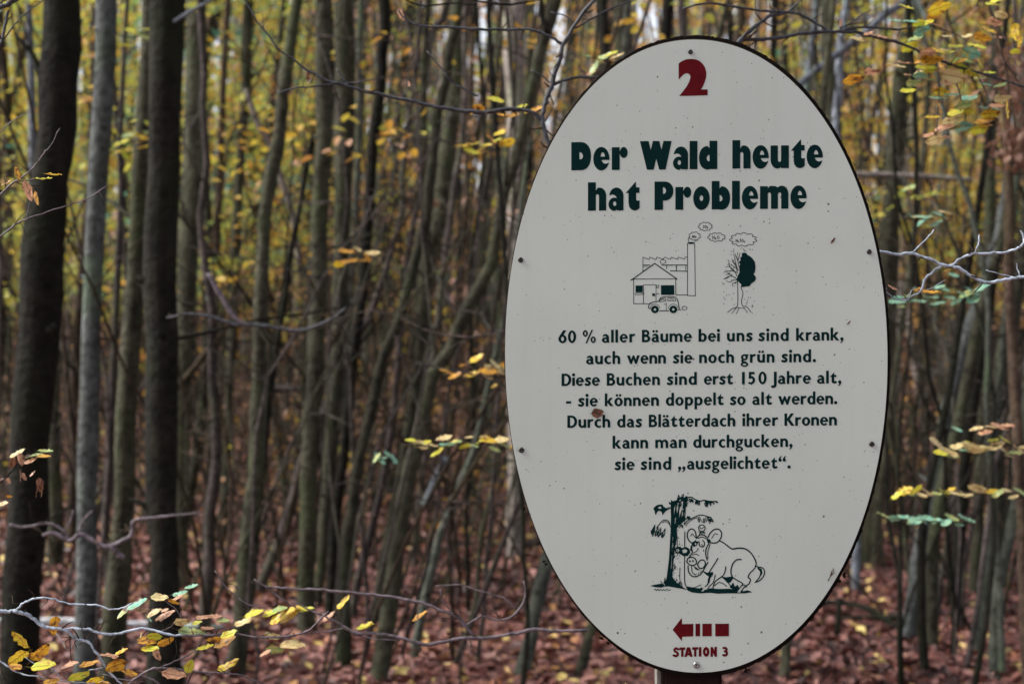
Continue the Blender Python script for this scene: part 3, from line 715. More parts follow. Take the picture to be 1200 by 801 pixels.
# thin bare saplings that can be told apart
SAP = []
for k in range(112):
    px = random.choice([random.uniform(220, 600), random.uniform(1040, 1220), random.uniform(-20, 600)])
    if 640 < px < 1000: px = random.uniform(400, 600)
    D = random.uniform(6.5, 13); SAP.append((px, D))
for px, D in SAP:
    x = (px - 600) / F * D; z = gz1(x, D)
    d = np.array([random.gauss(.10 if px > 300 else 0, .2), random.gauss(0, .15), 1.0]); P = [np.array([0, 0, -.05])]
    h = random.uniform(3, 5.5)
    for s_ in range(12):
        d = d + rng.normal(0, .13, 3) + np.array([0, 0, .06]); d /= np.linalg.norm(d); P.append(P[-1] + d * h / 12)
    P = np.array(P); r = random.uniform(.006, .016)
    dx_ = P[-1][0]
    ln_ = "left leaning " if dx_ < -.35 else ("right leaning " if dx_ > .35 else "upright ")
    root = empty("sapling", (x, D, z))
    kd = random.choice(['pink', 'pink', 'brown', 'dark', 'dark', 'olive', 'brown'])
    tn = {'pink': 'brownish', 'brown': 'dark brown', 'dark': 'black', 'blue': 'bluish grey', 'olive': 'olive'}[kd]
    lab = f"thin {ln_}{tn} sapling {zone(px)}"
    if len(lab.split()) > 16: lab = lab.replace("thin ", "", 1)
    tag(root, lab, "sapling", lab.replace("sapling", "saplings"))
    link("stem", tube_mesh("stem", P, np.linspace(r, r * .35, len(P)), 6), BARK[kd], root)
    for b in range(5):
        i = random.randrange(3, 12); dv = np.array([random.gauss(0, 1), random.gauss(0, .7), random.uniform(.1, .8)]); dv /= np.linalg.norm(dv)
        Q = [P[i]]
        for s_ in range(5):
            dv = dv + rng.normal(0, .2, 3); dv /= np.linalg.norm(dv); Q.append(Q[-1] + dv * random.uniform(.08, .2))
        link("branch", tube_mesh("branch", np.array(Q), np.linspace(r * .45, r * .15, 6), 4), BARK[kd], root)
# ------------------------------------------------------------------ twigs and leaves near the sign
def leaf_shape(seed, elong=0.62, lobed=0.0):
    g = np.random.default_rng(seed)
    n = 9
    t = np.linspace(0, 1, n)
    w = np.sin(np.pi * t ** 0.85) ** 0.75 * elong * 0.5
    w = w * (1 + 0.07 * np.where(np.arange(n) % 2, 1, -1)) * (1 + lobed * g.standard_normal(n))
    w[0] = 0.004; w[-1] = 0.004
    bend = g.uniform(-.10, .14); fold = g.uniform(.05, .22); side = g.uniform(-.08, .08)
    verts, faces = [], []
    for i in range(n):
        zz = bend * math.sin(math.pi * t[i]) + 0.02 * g.standard_normal(); yy = side * math.sin(math.pi * t[i])
        wl, wr = w[i] * (1 + .12 * g.standard_normal()), w[i] * (1 + .12 * g.standard_normal())
        cx = t[i] - 0.5
        verts += [(cx, yy - wl, zz + fold * wl + .02 * g.standard_normal()), (cx, yy - wl * .5, zz + fold * wl * .35), (cx, yy, zz), (cx, yy + wr * .5, zz + fold * wr * .35), (cx, yy + wr, zz + fold * wr + .02 * g.standard_normal())]
    for i in range(n - 1):
        for j in range(4):
            a = i * 5 + j; faces.append((a, a + 1, a + 6, a + 5))
    # stalk
    k = len(verts)
    verts += [(-.5, -.009, 0), (-.5, .009, 0), (-.72, .004, .05), (-.72, -.004, .05)]
    faces.append((k, k + 1, k + 2, k + 3))
    return mesh_np("leaf", np.array(verts), faces, True)
_leaf = {}
def leaf_mesh(shape, tone):
    key = (shape, tone)
    if key not in _leaf:
        me = leaf_shape(100 + shape, [.66, .58, .5, .72][shape % 4], [0, .05, .12, .03][shape % 4])
        me.materials.append(LEAFM[tone]); _leaf[key] = me
    return _leaf[key]
CAMPOS = Vector((0, 0, CAM_Z))
def put_leaf(root, base, px, py, D, L, ang, asp, tone, shape=None):
    """L length in photo px, ang direction of the tip in the picture (deg, ccw), asp 0 edge-on .. 1 face-on"""
    p = W(px, py, D)
    a = math.radians(ang)
    X = Vector((math.cos(a), 0.25 * random.uniform(-1, 1), math.sin(a))).normalized()
    view = Vector((0, -1, 0))
    nrm = view - X * view.dot(X); nrm.normalize()
    tilt = math.acos(max(min(asp, 1), .05)) * (1 if math.cos(a) > 0 else -1)
    Z = Quaternion(X, tilt) @ nrm
    if Z.z < 0 and asp < .6: Z = Quaternion(X, -tilt) @ nrm
    Y = Z.cross(X)
    M = Matrix((X, Y, Z)).transposed().to_4x4()
    s = L * 1.14 * D / F
    o = bpy.data.objects.new("leaf", leaf_mesh(random.randrange(4) if shape is None else shape, tone)); COL.objects.link(o)
    o.parent = root
    o.matrix_local = Matrix.Translation(p - base) @ M @ Matrix.Diagonal((s, s, s, 1))
    return o

def branch_thing(name, label, cat, twigs, D, kind, leaves=(), group=None, drift=0.0, nub=True):
    """twigs: list of [(x, y, w), ...]; leaves (x, y, L, ang, asp, tone)"""
    x0, y0, _ = twigs[0][0]
    base = W(x0, y0, D)
    root = empty(name, base); tag(root, label, cat, group)
    for pts in twigs:
        P = np.array([[*(W(x, y, D + drift * (x - x0) / 300.0) - base), w * .5 * D / F] for x, y, w in pts])
        Q = catmull(P, 4)
        Q[:, :3] += rng.normal(0, .0006, (len(Q), 3)); Q[:, 3] *= 1 + .08 * rng.standard_normal(len(Q))
        Q[:, 3] = np.maximum(Q[:, 3], .0006)
        link("twig", tube_mesh("twig", Q[:, :3], Q[:, 3], 7), BARK[kind], root)
        if nub and len(pts) > 3:
            for s_ in range(int(len(pts) * .9)):      # buds and side twiglets
                i = random.randrange(1, len(Q) - 1); dv = np.array([random.gauss(0, 1), random.gauss(0, .5), random.gauss(0.1, .9)]); dv /= np.linalg.norm(dv)
                l = random.uniform(6, 26) * D / F; r = Q[i, 3] * .5
                q1 = Q[i, :3] + dv * l * .5; q2 = q1 + (dv + rng.normal(0, .4, 3)) * l * .5
                link("twiglet", tube_mesh("twiglet", np.array([Q[i, :3], q1, q2]), np.array([r, r * .8, r * .5]), 5), BARK['brown'], root)
    for (x, y, L, a, asp, tone) in leaves:
        put_leaf(root, base, x, y, D + drift * (x - x0) / 300.0 + random.uniform(-.02, .02), L, a, asp, tone)
    return root

BL = [(64,733,21,262,.85,'gold'),
 (24,749,25,130,.8,'yellow'),(21,771,28,215,.75,'yellow'),(47,764,28,40,.8,'gold'),(51,780,27,5,.45,'lime'),(18,781,15,170,.4,'gold'),
 (60,797,21,12,.35,'gold'),(82,779,20,15,.3,'tan'),(92,791,25,25,.6,'lime'),(104,777,22,12,.25,'gold'),(111,796,19,20,.6,'yellow'),(118,800,24,0,.4,'gold'),
 (128,767,20,170,.2,'tan'),(142,763,15,25,.3,'yellow'),(147,761,11,320,.5,'brown'),(136,780,23,200,.9,'gold'),(152,788,18,340,.3,'gold')]
branch_thing("beech_branch", "bluish grey twig at the bottom left corner carrying crisp yellow and orange leaves", "branch",
 [[(-12,713,4),(6,716,5),(20,716,5),(32,720,4.6),(42,727,4.6),(50,733,4.6),(58,735,4),(76,737,4),(84,744,3.6),(90,748,3.6),(103,751,3.2),(110,760,3),(118,772,3),(125,783,2.4),(138,797,2),(150,806,1.6)],
  [(74,736,3),(92,736,3.2),(108,738,3.4),(122,742,3.4),(138,742,3.2),(152,738,3.2),(170,736,3),(184,739,3),(198,743,3),(214,744,2.6)],
  [(18,715,2.6),(28,706,2.4),(38,702,2.4),(56,700,2.4),(72,705,2.2),(92,708,2.2),(112,708,2.2),(128,713,2),(142,712,1.8),(155,706,1.5)],
  [(-5,772,2),(8,779,2),(18,786,1.8),(40,792,1.6),(60,797,1.4),(90,799,1.4),(112,800,1.2)],
  [(122,782,2),(108,784,1.6),(100,790,1.4),(92,791,1.2)],
  [(30,770,1.4),(40,776,1.4),(60,782,1.4),(72,796,1.4)],[(86,748,1.2),(80,760,1),(66,742,1)]],
 2.2, 'twigblue', BL, drift=.05)
BM = [(160,708,26,28,.32,'teal'),(145,716,20,230,.5,'green'),(150,711,14,20,.5,'brown'),(187,699,19,355,.5,'cream'),(203,704,14,345,.6,'gold'),(181,718,18,25,.45,'cream'),(193,714,9,20,.5,'tan'),(174,723,11,320,.6,'teal'),(196,721,20,30,.4,'tan'),(167,714,16,0,.3,'tan'),
 (211,694,17,15,.35,'teal'),(224,687,15,15,.3,'teal'),(208,700,14,30,.3,'tan'),(188,723,13,210,.4,'tan'),
 (181,745,16,175,.9,'lime'),(172,751,21,350,.5,'gold'),(176,759,20,0,.35,'lime'),(194,751,19,25,.6,'gold'),(184,766,15,300,.5,'tan'),(165,745,9,80,.4,'cream'),
 (213,728,20,12,.75,'cream'),(225,739,30,355,.4,'green'),(238,722,16,5,.4,'tan'),(251,722,16,0,.3,'tan'),(262,727,15,355,.3,'green'),(231,729,12,10,.4,'lime'),(243,735,15,0,.3,'tan'),
 (250,748,18,190,.6,'gold'),(268,742,19,20,.5,'lime'),(263,752,28,25,.4,'gold'),(240,758,20,15,.2,'lime'),
 (222,780,15,70,.85,'lime'),(204,789,27,350,.4,'tan'),(267,778,24,25,.45,'yellow'),(276,773,8,20,.4,'yellow')]
branch_thing("beech_branch", "fine twig with layered yellow and green leaves low in front of the dark left trunks", "branch",
 [[(214,744,3),(232,744,3),(252,743,3),(275,742,2.6),(300,746,2.4),(322,746,2.6),(345,744,2.2),(362,738,2),(374,726,2),(385,716,1.6)],
  [(150,801,2.2),(165,790,2.6),(180,783,3),(200,783,3),(220,785,2.6),(245,788,2.2),(272,789,2),(300,797,2),(320,806,1.4)],
  [(165,790,2),(178,795,2.4),(184,799,2.4),(188,806,2)],[(186,783,2),(200,776,1.8),(214,771,1.8),(226,764,1.4),(235,752,1.2)],
  [(188,740,1.6),(200,733,1.6),(212,723,1.5),(200,708,1.2),(186,700,1)],[(252,668,1.6),(262,684,1.6),(275,697,1.6),(292,708,1.4),(312,713,1.2)],
  [(222,785,1.5),(222,792,1.5),(218,801,1.2)],[(120,790,1.2),(145,796,1.2),(170,799,1)]],
 2.45, 'twigpink', BM, drift=.03)
BC = [(286,727,22,20,.4,'cream'),(298,719,22,15,.35,'lime'),(318,717,22,20,.3,'lime'),(328,714,18,10,.35,'green'),(326,723,22,35,.5,'yellow'),(342,716,22,30,.3,'yellow'),(340,721,26,30,.35,'yellow'),(357,713,20,5,.25,'lime'),
 (402,704,20,50,.45,'yellow'),(385,722,17,38,.3,'tan'),(428,733,20,15,.22,'lime'),(320,744,19,350,.5,'cream'),(322,760,20,0,.75,'green'),(343,756,29,355,.35,'cream'),(311,765,14,210,.2,'tan'),(492,721,20,33,.2,'gold'),(430,732,14,30,.3,'yellow')]
branch_thing("beech_branch", "long dark forked twig crossing low in the middle and running behind the sign", "branch",
 [[(298,678,1.5),(312,687,2.4),(330,688,2.4),(350,690,2.8),(372,690,3.2),(400,693,3.4),(430,696,3.6),(458,699,3.6),(478,703,4),(495,706,4),(515,714,3.8),(536,722,3.8),(545,733,3.6),(556,745,3.6)],
  [(344,705,1.8),(365,715,2.2),(385,724,2.6),(404,734,3),(416,741,4),(440,742,3.6),(462,745,3.6),(484,751,4),(500,755,4.6),(520,751,4.4),(545,747,4.6),(570,747,4.2),(598,743,4.2),(625,737,4.2),(650,739,4),(690,738,3.6)],
  [(298,678,1.6),(315,690,1.8),(332,703,2),(348,712,1.8)],[(404,734,1.8),(388,739,1.8),(366,740,1.6),(340,744,1.4)],
  [(416,744,1.8),(440,748,1.6),(470,750,1.6)],[(516,690,1.5),(520,705,1.6),(530,716,1.6)],[(545,733,2),(565,722,2),(585,726,2.6),(600,722,2.6),(612,708,2.8),(616,694,2),(614,680,1.4)],[(510,686,1.2),(540,685,1.4),(570,695,1.6),(590,700,1.6),(604,712,2)]],
 2.9, 'twigpink', BC, drift=.02)
branch_thing("beech_branch", "slender dark twig arching across the upper middle to the upright twig by the sign", "branch",
 [[(280,-10,2),(292,8,2),(302,26,2),(315,42,2.2),(326,58,2.4),(342,68,2.4),(358,81,3),(372,88,3.2),(388,96,3.6),(400,98,4),(418,104,4.2),(434,108,4.2),(456,113,4.2),(478,117,4.4),(511,125,4.6),(545,130,4.8),(569,132,4.8),(589,128,4.6),(616,129,4.6),(629,135,4.8),(637,146,5),(640,162,5.4)],
  [(326,109,1.6),(345,103,1.8),(365,102,2),(385,99,2.4),(402,97,2.6)],[(394,81,1.6),(400,90,2),(408,99,2.2)],[(400,98,1.8),(420,96,1.6),(440,93,1.4)],[(500,60,1.4),(520,84,1.6),(528,95,1.8),(545,105,2.4),(560,113,2)]],
 3.0, 'twigdark', [(361,90,9,262,.6,'brown'),(363,94,9,250,.5,'brown'),(479,98,6,100,.8,'tan')], drift=0)
branch_thing("beech_branch", "upright crooked black twig with side shoots touching the sign's upper left edge", "branch",
 [[(650,190,5.5),(640,160,5.4),(636,142,5.4),(637,128,5.6),(642,112,5.8),(647,100,6),(650,86,5.8),(656,70,5.6),(658,58,5.4),(662,48,5.2),(672,32,4.8),(684,14,4.4),(699,-2,4),(715,-20,3.4)],
  [(647,100,4),(655,96,3.8),(665,93,3.8),(681,90,3.8),(700,91,3.4),(715,86,3)],
  [(659,52,3.8),(648,45,3.8),(638,40,3.8),(630,37,3.6),(616,34,3.4),(596,35,3.2),(560,34,3.2),(525,32,3.2),(497,31,2.8),(482,26,2.6),(472,19,2.4),(466,12,2)],
  [(672,34,2.4),(684,28,2.2),(700,18,2.2),(718,9,2),(745,0,1.8)],[(673,28,1.8),(662,19,1.6),(645,14,1.5)],[(644,97,1.8),(634,88,1.8),(622,82,1.4)]],
 3.0, 'twigdark', [(683,84,14,120,.5,'brown'),(690,87,9,20,.5,'tan'),(470,17,14,300,.8,'tan')], drift=0)
branch_thing("beech_branch", "pale tipped twig entering along the top edge above the middle of the picture", "branch",
 [[(640,-2,2),(620,2,2.4),(600,5,3),(585,5,3),(565,2,2.6),(545,-4,2)],[(470,-5,1.8),(482,3,2),(500,7,2.4),(530,4,2.2),(560,6,2)]], 3.3, 'dark', [], nub=False)
TR = [(1062+ (k*37)%118, 8+(k*53)%150, 16+(k*7)%10, (k*67)%50-20, .45+.05*(k%7), ['lime','yellow','teal','cream','gold','green','tan','lime'][k%8]) for k in range(34)] + [(1006,46,19,350,.55,'cream'),(1031,42,20,350,.45,'tan'),(1000,93,24,10,.6,'gold'),(1023,84,19,0,.7,'tan'),(1018,39,12,15,.5,'tan'),(1087,62,19,5,.6,'tan'),(1050,77,22,350,.35,'cream'),(1059,73,18,350,.3,'tan'),(1035,76,10,90,.6,'brown'),
 (1064,88,11,0,.35,'tan'),(1078,85,13,20,.4,'cream'),(1090,81,16,0,.6,'lime'),(1101,83,13,0,.5,'tan'),(1087,92,20,345,.45,'green'),(1106,75,12,30,.5,'gold'),(985,27,9,80,.6,'tan'),(1080,72,16,20,.4,'gold'),
 (1068,25,18,0,.4,'teal'),(1077,27,15,10,.7,'lime'),(1049,24,16,0,.35,'teal'),(1097,30,20,340,.3,'tan'),(1095,38,13,300,.4,'green'),(1120,54,18,0,.5,'lime'),(1131,62,16,320,.5,'yellow'),(1115,110,18,0,.4,'teal'),(1100,114,22,0,.35,'teal'),(1119,103,14,320,.5,'lime'),(1143,108,20,35,.25,'tan'),(1135,131,14,10,.6,'lime'),(1128,148,24,5,.6,'teal'),(1119,150,14,200,.6,'green'),(1096,164,22,10,.6,'cream'),(1088,158,14,20,.5,'tan'),(1108,160,16,0,.5,'tan'),(1101,126,18,280,.3,'gold'),(1093,137,18,0,.4,'yellow'),(1160,127,26,355,.3,'teal'),(1164,136,20,5,.5,'cream'),(1155,147,17,0,.5,'gold'),(1172,120,15,320,.5,'lime'),(1148,73,15,300,.5,'yellow'),(1138,86,15,340,.6,'lime'),(1133,42,14,20,.5,'cream'),(1190,60,12,0,.6,'lime'),(1190,38,20,280,.7,'yellow'),(1195,50,16,250,.6,'yellow'),(1165,6,20,350,.5,'lime'),(1170,0,18,20,.5,'lime'),(1180,128,22,280,.5,'yellow'),(1150,92,16,0,.3,'green'),(1112,62,16,10,.4,'lime'),(1105,58,15,170,.4,'cream'),(1142,60,13,20,.4,'tan'),(1125,72,16,20,.4,'gold'),(1155,98,16,350,.4,'teal'),(1160,85,14,0,.4,'lime'),(1172,100,16,20,.4,'green'),(1078,40,12,20,.5,'green'),(1110,42,12,0,.5,'cream')]
branch_thing("beech_branch", "dark twig with many mixed teal, yellow and tan leaves above the sign's right shoulder", "branch",
 [[(840,70,4),(863,53,4.5),(872,47,4.6),(893,46,4.6),(917,44,4.6),(935,40,4.4),(953,38,4.4),(976,37,4.4),(996,37,4.2),(1019,42,4),(1038,46,4),(1058,52,3.8),(1087,65,3.6),(1115,76,3.4),(1143,84,3),(1172,93,2.8),(1200,102,2.4)],
  [(985,37,3),(1000,33,3),(1019,32,2.8),(1040,34,2.6),(1058,34,2.4),(1068,31,2)],
  [(800,10,2.4),(830,4,2.6),(860,8,3),(894,13,3),(915,14,3),(936,17,3),(955,27,2.8),(973,37,2.8)],
  [(845,70,5),(863,52,5.5),(874,41,5),(885,31,5),(893,25,4.6),(902,19,4.4),(913,17,4),(925,13,3),(937,2,2.4),(948,-10,2)],
  [(984,34,2),(998,26,2),(1010,17,1.8),(1020,12,1.4)],[(1095,66,1.6),(1100,90,1.6),(1100,130,1.4),(1097,160,1.2)],[(1115,76,1.6),(1122,100,1.6),(1130,130,1.4),(1132,148,1.2)],[(1143,84,1.6),(1156,110,1.5),(1160,140,1.2)],[(1060,33,1.6),(1095,32,1.4),(1130,45,1.2)]],
 3.0, 'twigdark', TR, drift=.15)
branch_thing("beech_branch", "thin leafless twig hanging beside the dead leaf draped stem at upper right", "branch",
 [[(1190,150,2),(1183,110,2.4),(1176,70,2.8),(1168,40,3),(1160,10,3),(1155,-12,3)],[(1176,70,2),(1192,95,2),(1205,120,1.6)]], 3.6, 'brown', [(1168,43,14,0,.5,'tan'),(1178,45,12,300,.5,'brown')])
branch_thing("beech_branch", "smooth pale blue forked twig reaching in from the right towards the sign's screw", "branch",
 [[(1225,320,3.7),(1199,324,3.9),(1182,327,3.9),(1168,329,4.1),(1155,331,4.1),(1144,326,3.9),(1137,323,3.9),(1126,315,4.2),(1116,312,4.2),(1105,311,4.2),(1090,304,4.2),(1080,301,4.1),(1069,297,4.1),(1050,298,3.9),(1030,295,3.7),(1015,294,3.4)],
  [(1116,312,3.2),(1123,305,3.2),(1132,300,3.2),(1142,297,3.2),(1160,297,3.1),(1180,295,3.1),(1192,291,3.1),(1199,286,2.9),(1199,276,2.5),(1196,270,1.7)],
  [(1103,311,3.1),(1094,318,3.1),(1086,324,2.9),(1082,332,2.7),(1078,342,2.5),(1068,347,2.0),(1061,352,1.7),(1050,350,1.5),(1041,344,1.4),(1037,336,1.0)],
  [(1069,297,1.5),(1078,287,1.5),(1087,278,1.4),(1095,269,1.2)],[(1142,297,1.7),(1146,287,1.7),(1148,275,1.5)],
  [(1061,352,1.2),(1066,344,1.1),(1071,337,0.9)],[(1061,352,1.1),(1055,343,0.9)],[(1155,316,1.2),(1170,321,1.2),(1190,325,1.2)],[(1196,324,1.4),(1193,316,1.4),(1191,308,1.0)],[(1086,340,1.0),(1098,334,1.0),(1108,328,0.8)]],
 2.3, 'twigblue', [(1086,341,30,352,.3,'gold'),(1046,337,12,150,.5,'tan')])
branch_thing("beech_branch", "thin twig at the far left edge with one hanging mauve brown leaf and yellow tips", "branch",
 [[(-8,232,2.4),(2,227,2.4),(12,217,2.6),(23,210,2.2),(34,201,1.8),(42,192,1.6),(51,180,1.5),(60,170,1.2),(70,150,1)],
  [(-8,280,1.8),(3,275,1.8),(17,264,2.2),(30,257,2),(50,250,1.7),(79,241,1.6),(105,231,1.4),(126,218,1.2)],[(23,211,1.6),(30,212,1.4),(40,210,1.3),(48,208,1)],[(-4,158,1.2),(8,148,1.3),(20,138,1.2),(30,133,1)],[(30,257,1),(33,245,1),(36,234,.8)]],
 2.3, 'twigpink', [(33,223,24,285,.8,'tan'),(43,232,16,290,.6,'gold'),(50,209,22,0,.18,'lime'),(62,204,20,355,.18,'yellow'),(20,203,16,110,.2,'gold'),(8,214,15,30,.3,'tan'),(13,218,12,15,.3,'brown')])
branch_thing("beech_branch", "twig with shrivelled brown leaves hanging over the leftmost trunk at knee height", "branch",
 [[(-6,568,1.8),(4,562,1.8),(12,554,2),(18,546,2),(22,536,1.6),(30,530,1.3),(42,531,1.1)],[(22,540,1.2),(36,548,1.1),(44,562,1)]],
 2.7, 'dark', [(20,530,18,30,.5,'cream'),(14,542,13,250,.6,'brown'),(24,538,14,280,.5,'tan'),(35,540,15,20,.5,'tan'),(40,534,20,10,.2,'green'),(53,528,17,358,.2,'green'),(51,535,16,0,.3,'gold'),(30,535,12,200,.5,'brown'),(38,555,8,230,.5,'tan'),(24,557,14,265,.4,'brown'),(28,558,10,300,.4,'tan'),(46,568,16,275,.4,'brown'),(49,574,14,260,.4,'tan'),(43,575,14,265,.3,'brown'),(2,562,8,180,.5,'brown'),(10,563,8,300,.5,'tan'),(3,590,13,10,.5,'cream'),(11,581,7,0,.6,'gold')])
branch_thing("bare_branch", "crooked bare purplish branch between the leftmost trunk and the straight black trunk", "branch",
 [[(50,627,4),(58,624,5),(66,625,5.4),(73,629,5.4),(80,634,5.6),(88,630,5),(94,625,5),(104,630,5),(112,635,5.2),(122,640,5.6),(132,639,5.6),(142,634,5.4),(152,629,5),(155,620,4.4),(155,612,4),(162,608,3.8),(172,607,3.6),(182,606,3.4),(200,604,2.8),(220,602,2.2),(238,600,1.8)],
  [(94,625,3),(94,617,3),(98,609,2.6),(104,602,2.2),(109,598,1.6)],[(10,614,2.4),(26,617,2.6),(42,615,2.8),(56,613,3),(68,617,3),(76,624,3),(80,632,3)],[(128,638,7),(134,644,8),(140,650,8),(146,653,6)],[(75,622,2),(82,611,2),(86,598,1.8)]],
 4.6, 'twigpink', [])
branch_thing("bare_branch", "long smooth bluish twig curving level across the dark trunks at left centre", "branch",
 [[(196,372,2.6),(203,371,3),(214,368,3.2),(224,368,3.4),(236,369,3.6),(248,371,3.6),(262,376,4),(275,380,4.4),(291,380,4.6),(305,381,4.2),(325,384,4),(342,387,4),(355,387,4.2),(370,382,3.6),(384,376,3.2),(394,370,2.6),(406,360,2)]], 5.2, 'twigdark', [])
branch_thing("bare_branch", "dark bluish twig stub poking in at the top left corner", "branch",
 [[(-10,12,6),(2,8,6),(12,4,6),(22,-2,5),(34,-10,4)],[(-4,60,4),(2,48,4),(6,30,3.6),(10,12,3)],[(2,50,1.8),(18,28,1.8),(32,14,1.6),(54,-2,1.4)]], 2.9, 'twigdark', [])
branch_thing("bare_branch", "faint level twigs crossing the stems halfway up beside the sign's left edge", "branch",
 [[(470,372,1.6),(495,385,2),(520,392,2.2),(550,395,2.4),(572,392,2.2),(600,386,2)],[(480,384,1.8),(492,395,2),(504,404,2)],[(486,424,1.4),(520,432,1.8),(548,436,1.8),(570,444,1.6),(600,456,1.6)],[(560,392,1.2),(540,400,1.2),(528,408,1)]], 4.5, 'pink', [])

# flat sprays of leaves, each its own branch of beech
def spray_branch(label, x0, x1, y, D, hgt, n, tones, tw=2.2, slope=0.0, Lm=(12, 19), kind='brown'):
    pts = [(x0 + (x1 - x0) * t, y + slope * (x1 - x0) * t + 2 * math.sin(t * 5), tw * (1 - .6 * t)) for t in np.linspace(0, 1, 6)]
    lv = []
    for k in range(n):
        t = (k + random.random() * .6) / n
        x = x0 + (x1 - x0) * (0.08 + 0.94 * t); yy = y + slope * (x1 - x0) * t + random.gauss(0, .36) * hgt
        lv.append((x, yy, random.uniform(Lm[0] * .7, Lm[1] * 1.1), random.choice([random.gauss(5, 22), random.gauss(175, 22)]), random.uniform(.15, .65), random.choice(tones)))
    return branch_thing("leafy_spray", label, "branch", [pts], D, kind, lv, nub=False)
spray_branch("flat spray of pale yellow leaves pointing at the sign's left edge over a teal patch", 470, 600, 521, 3.9, 12, 20, ['cream','lime','cream','yellow','teal','green'], slope=-.03)
spray_branch("tiny teal leaf spray alone left of the long curved trunk", 438, 462, 536, 4.2, 6, 5, ['teal','green'])
spray_branch("teal leaf spray behind the forked pale blue twig right of the sign", 1040, 1152, 350, 4.2, 16, 22, ['teal','teal','teal','green'], slope=-.06)
spray_branch("upper cream and teal leaf spray near the right edge below the middle", 1210, 1098, 520, 4.0, 20, 20, ['teal','cream','lime','green','cream'], Lm=(14, 22))
spray_branch("thin pale yellow leaf spray, middle one of the three near the right edge", 1215, 1052, 576, 4.0, 7, 24, ['cream','cream','yellow','lime','green'])
spray_branch("lowest thin teal leaf spray of the three near the right edge", 1146, 1034, 609, 4.1, 7, 17, ['teal','teal','green','teal'])
spray_branch("small tan leaves above the upper cream leaf spray at right", 1186, 1140, 500, 4.0, 8, 5, ['tan','cream','tan'])
spray_branch("few yellow leaves floating beside the sign's left edge halfway up", 600, 516, 440, 4.6, 20, 8, ['yellow','cream','lime','gold'], slope=.04)
spray_branch("green and yellow leaf spray left of the sign at shoulder height", 548, 596, 170, 4.4, 22, 8, ['lime','yellow','gold','lime'])
spray_branch("yellow leaf spray under the arching dark twig", 640, 548, 128, 3.4, 14, 9, ['yellow','lime','lime','gold'])
spray_branch("pale green drooping leaves touching the sign's upper left shoulder", 730, 684, 72, 3.6, 14, 6, ['lime','green','cream'], slope=.1)
spray_branch("upper bright lime leaf spray between the pale grey and the straight black trunk", 140, 182, 42, 6.6, 26, 9, ['lime','lime','green'])
spray_branch("lower bright lime leaf spray between the pale grey and the straight black trunk", 138, 180, 165, 6.6, 34, 12, ['lime','yellow','green'])
spray_branch("yellow orange leaf sprig on the dark trunk left of centre at mid height", 394, 440, 304, 5.6, 12, 8, ['gold','cream','yellow'])
spray_branch("pair of golden sprigs in the upper middle between dark stems", 440, 480, 158, 6, 8, 6, ['gold','gold','yellow'])
spray_branch("yellow sprig hanging before the slanting black stem", 538, 572, 176, 5.2, 10, 6, ['yellow','lime','yellow'])
spray_branch("pale teal spray right of the sign's shoulder, under the bright mixed leaves", 1060, 1112, 255, 4.2, 14, 8, ['green','cream','teal'])
spray_branch("soft green leaf spray right of the sign above the snapped tan pole's height", 1060, 1112, 226, 5.5, 12, 9, ['green','lime','green'])
spray_branch("cream leaf pair and sprig low at the left of the sign's rim", 566, 598, 432, 4.6, 10, 5, ['cream','gold','yellow'])
spray_branch("warm golden leaf spray at upper left over the leftmost trunk's right side", 95, 130, 108, 6.8, 50, 14, ['gold','yellow','tan'])
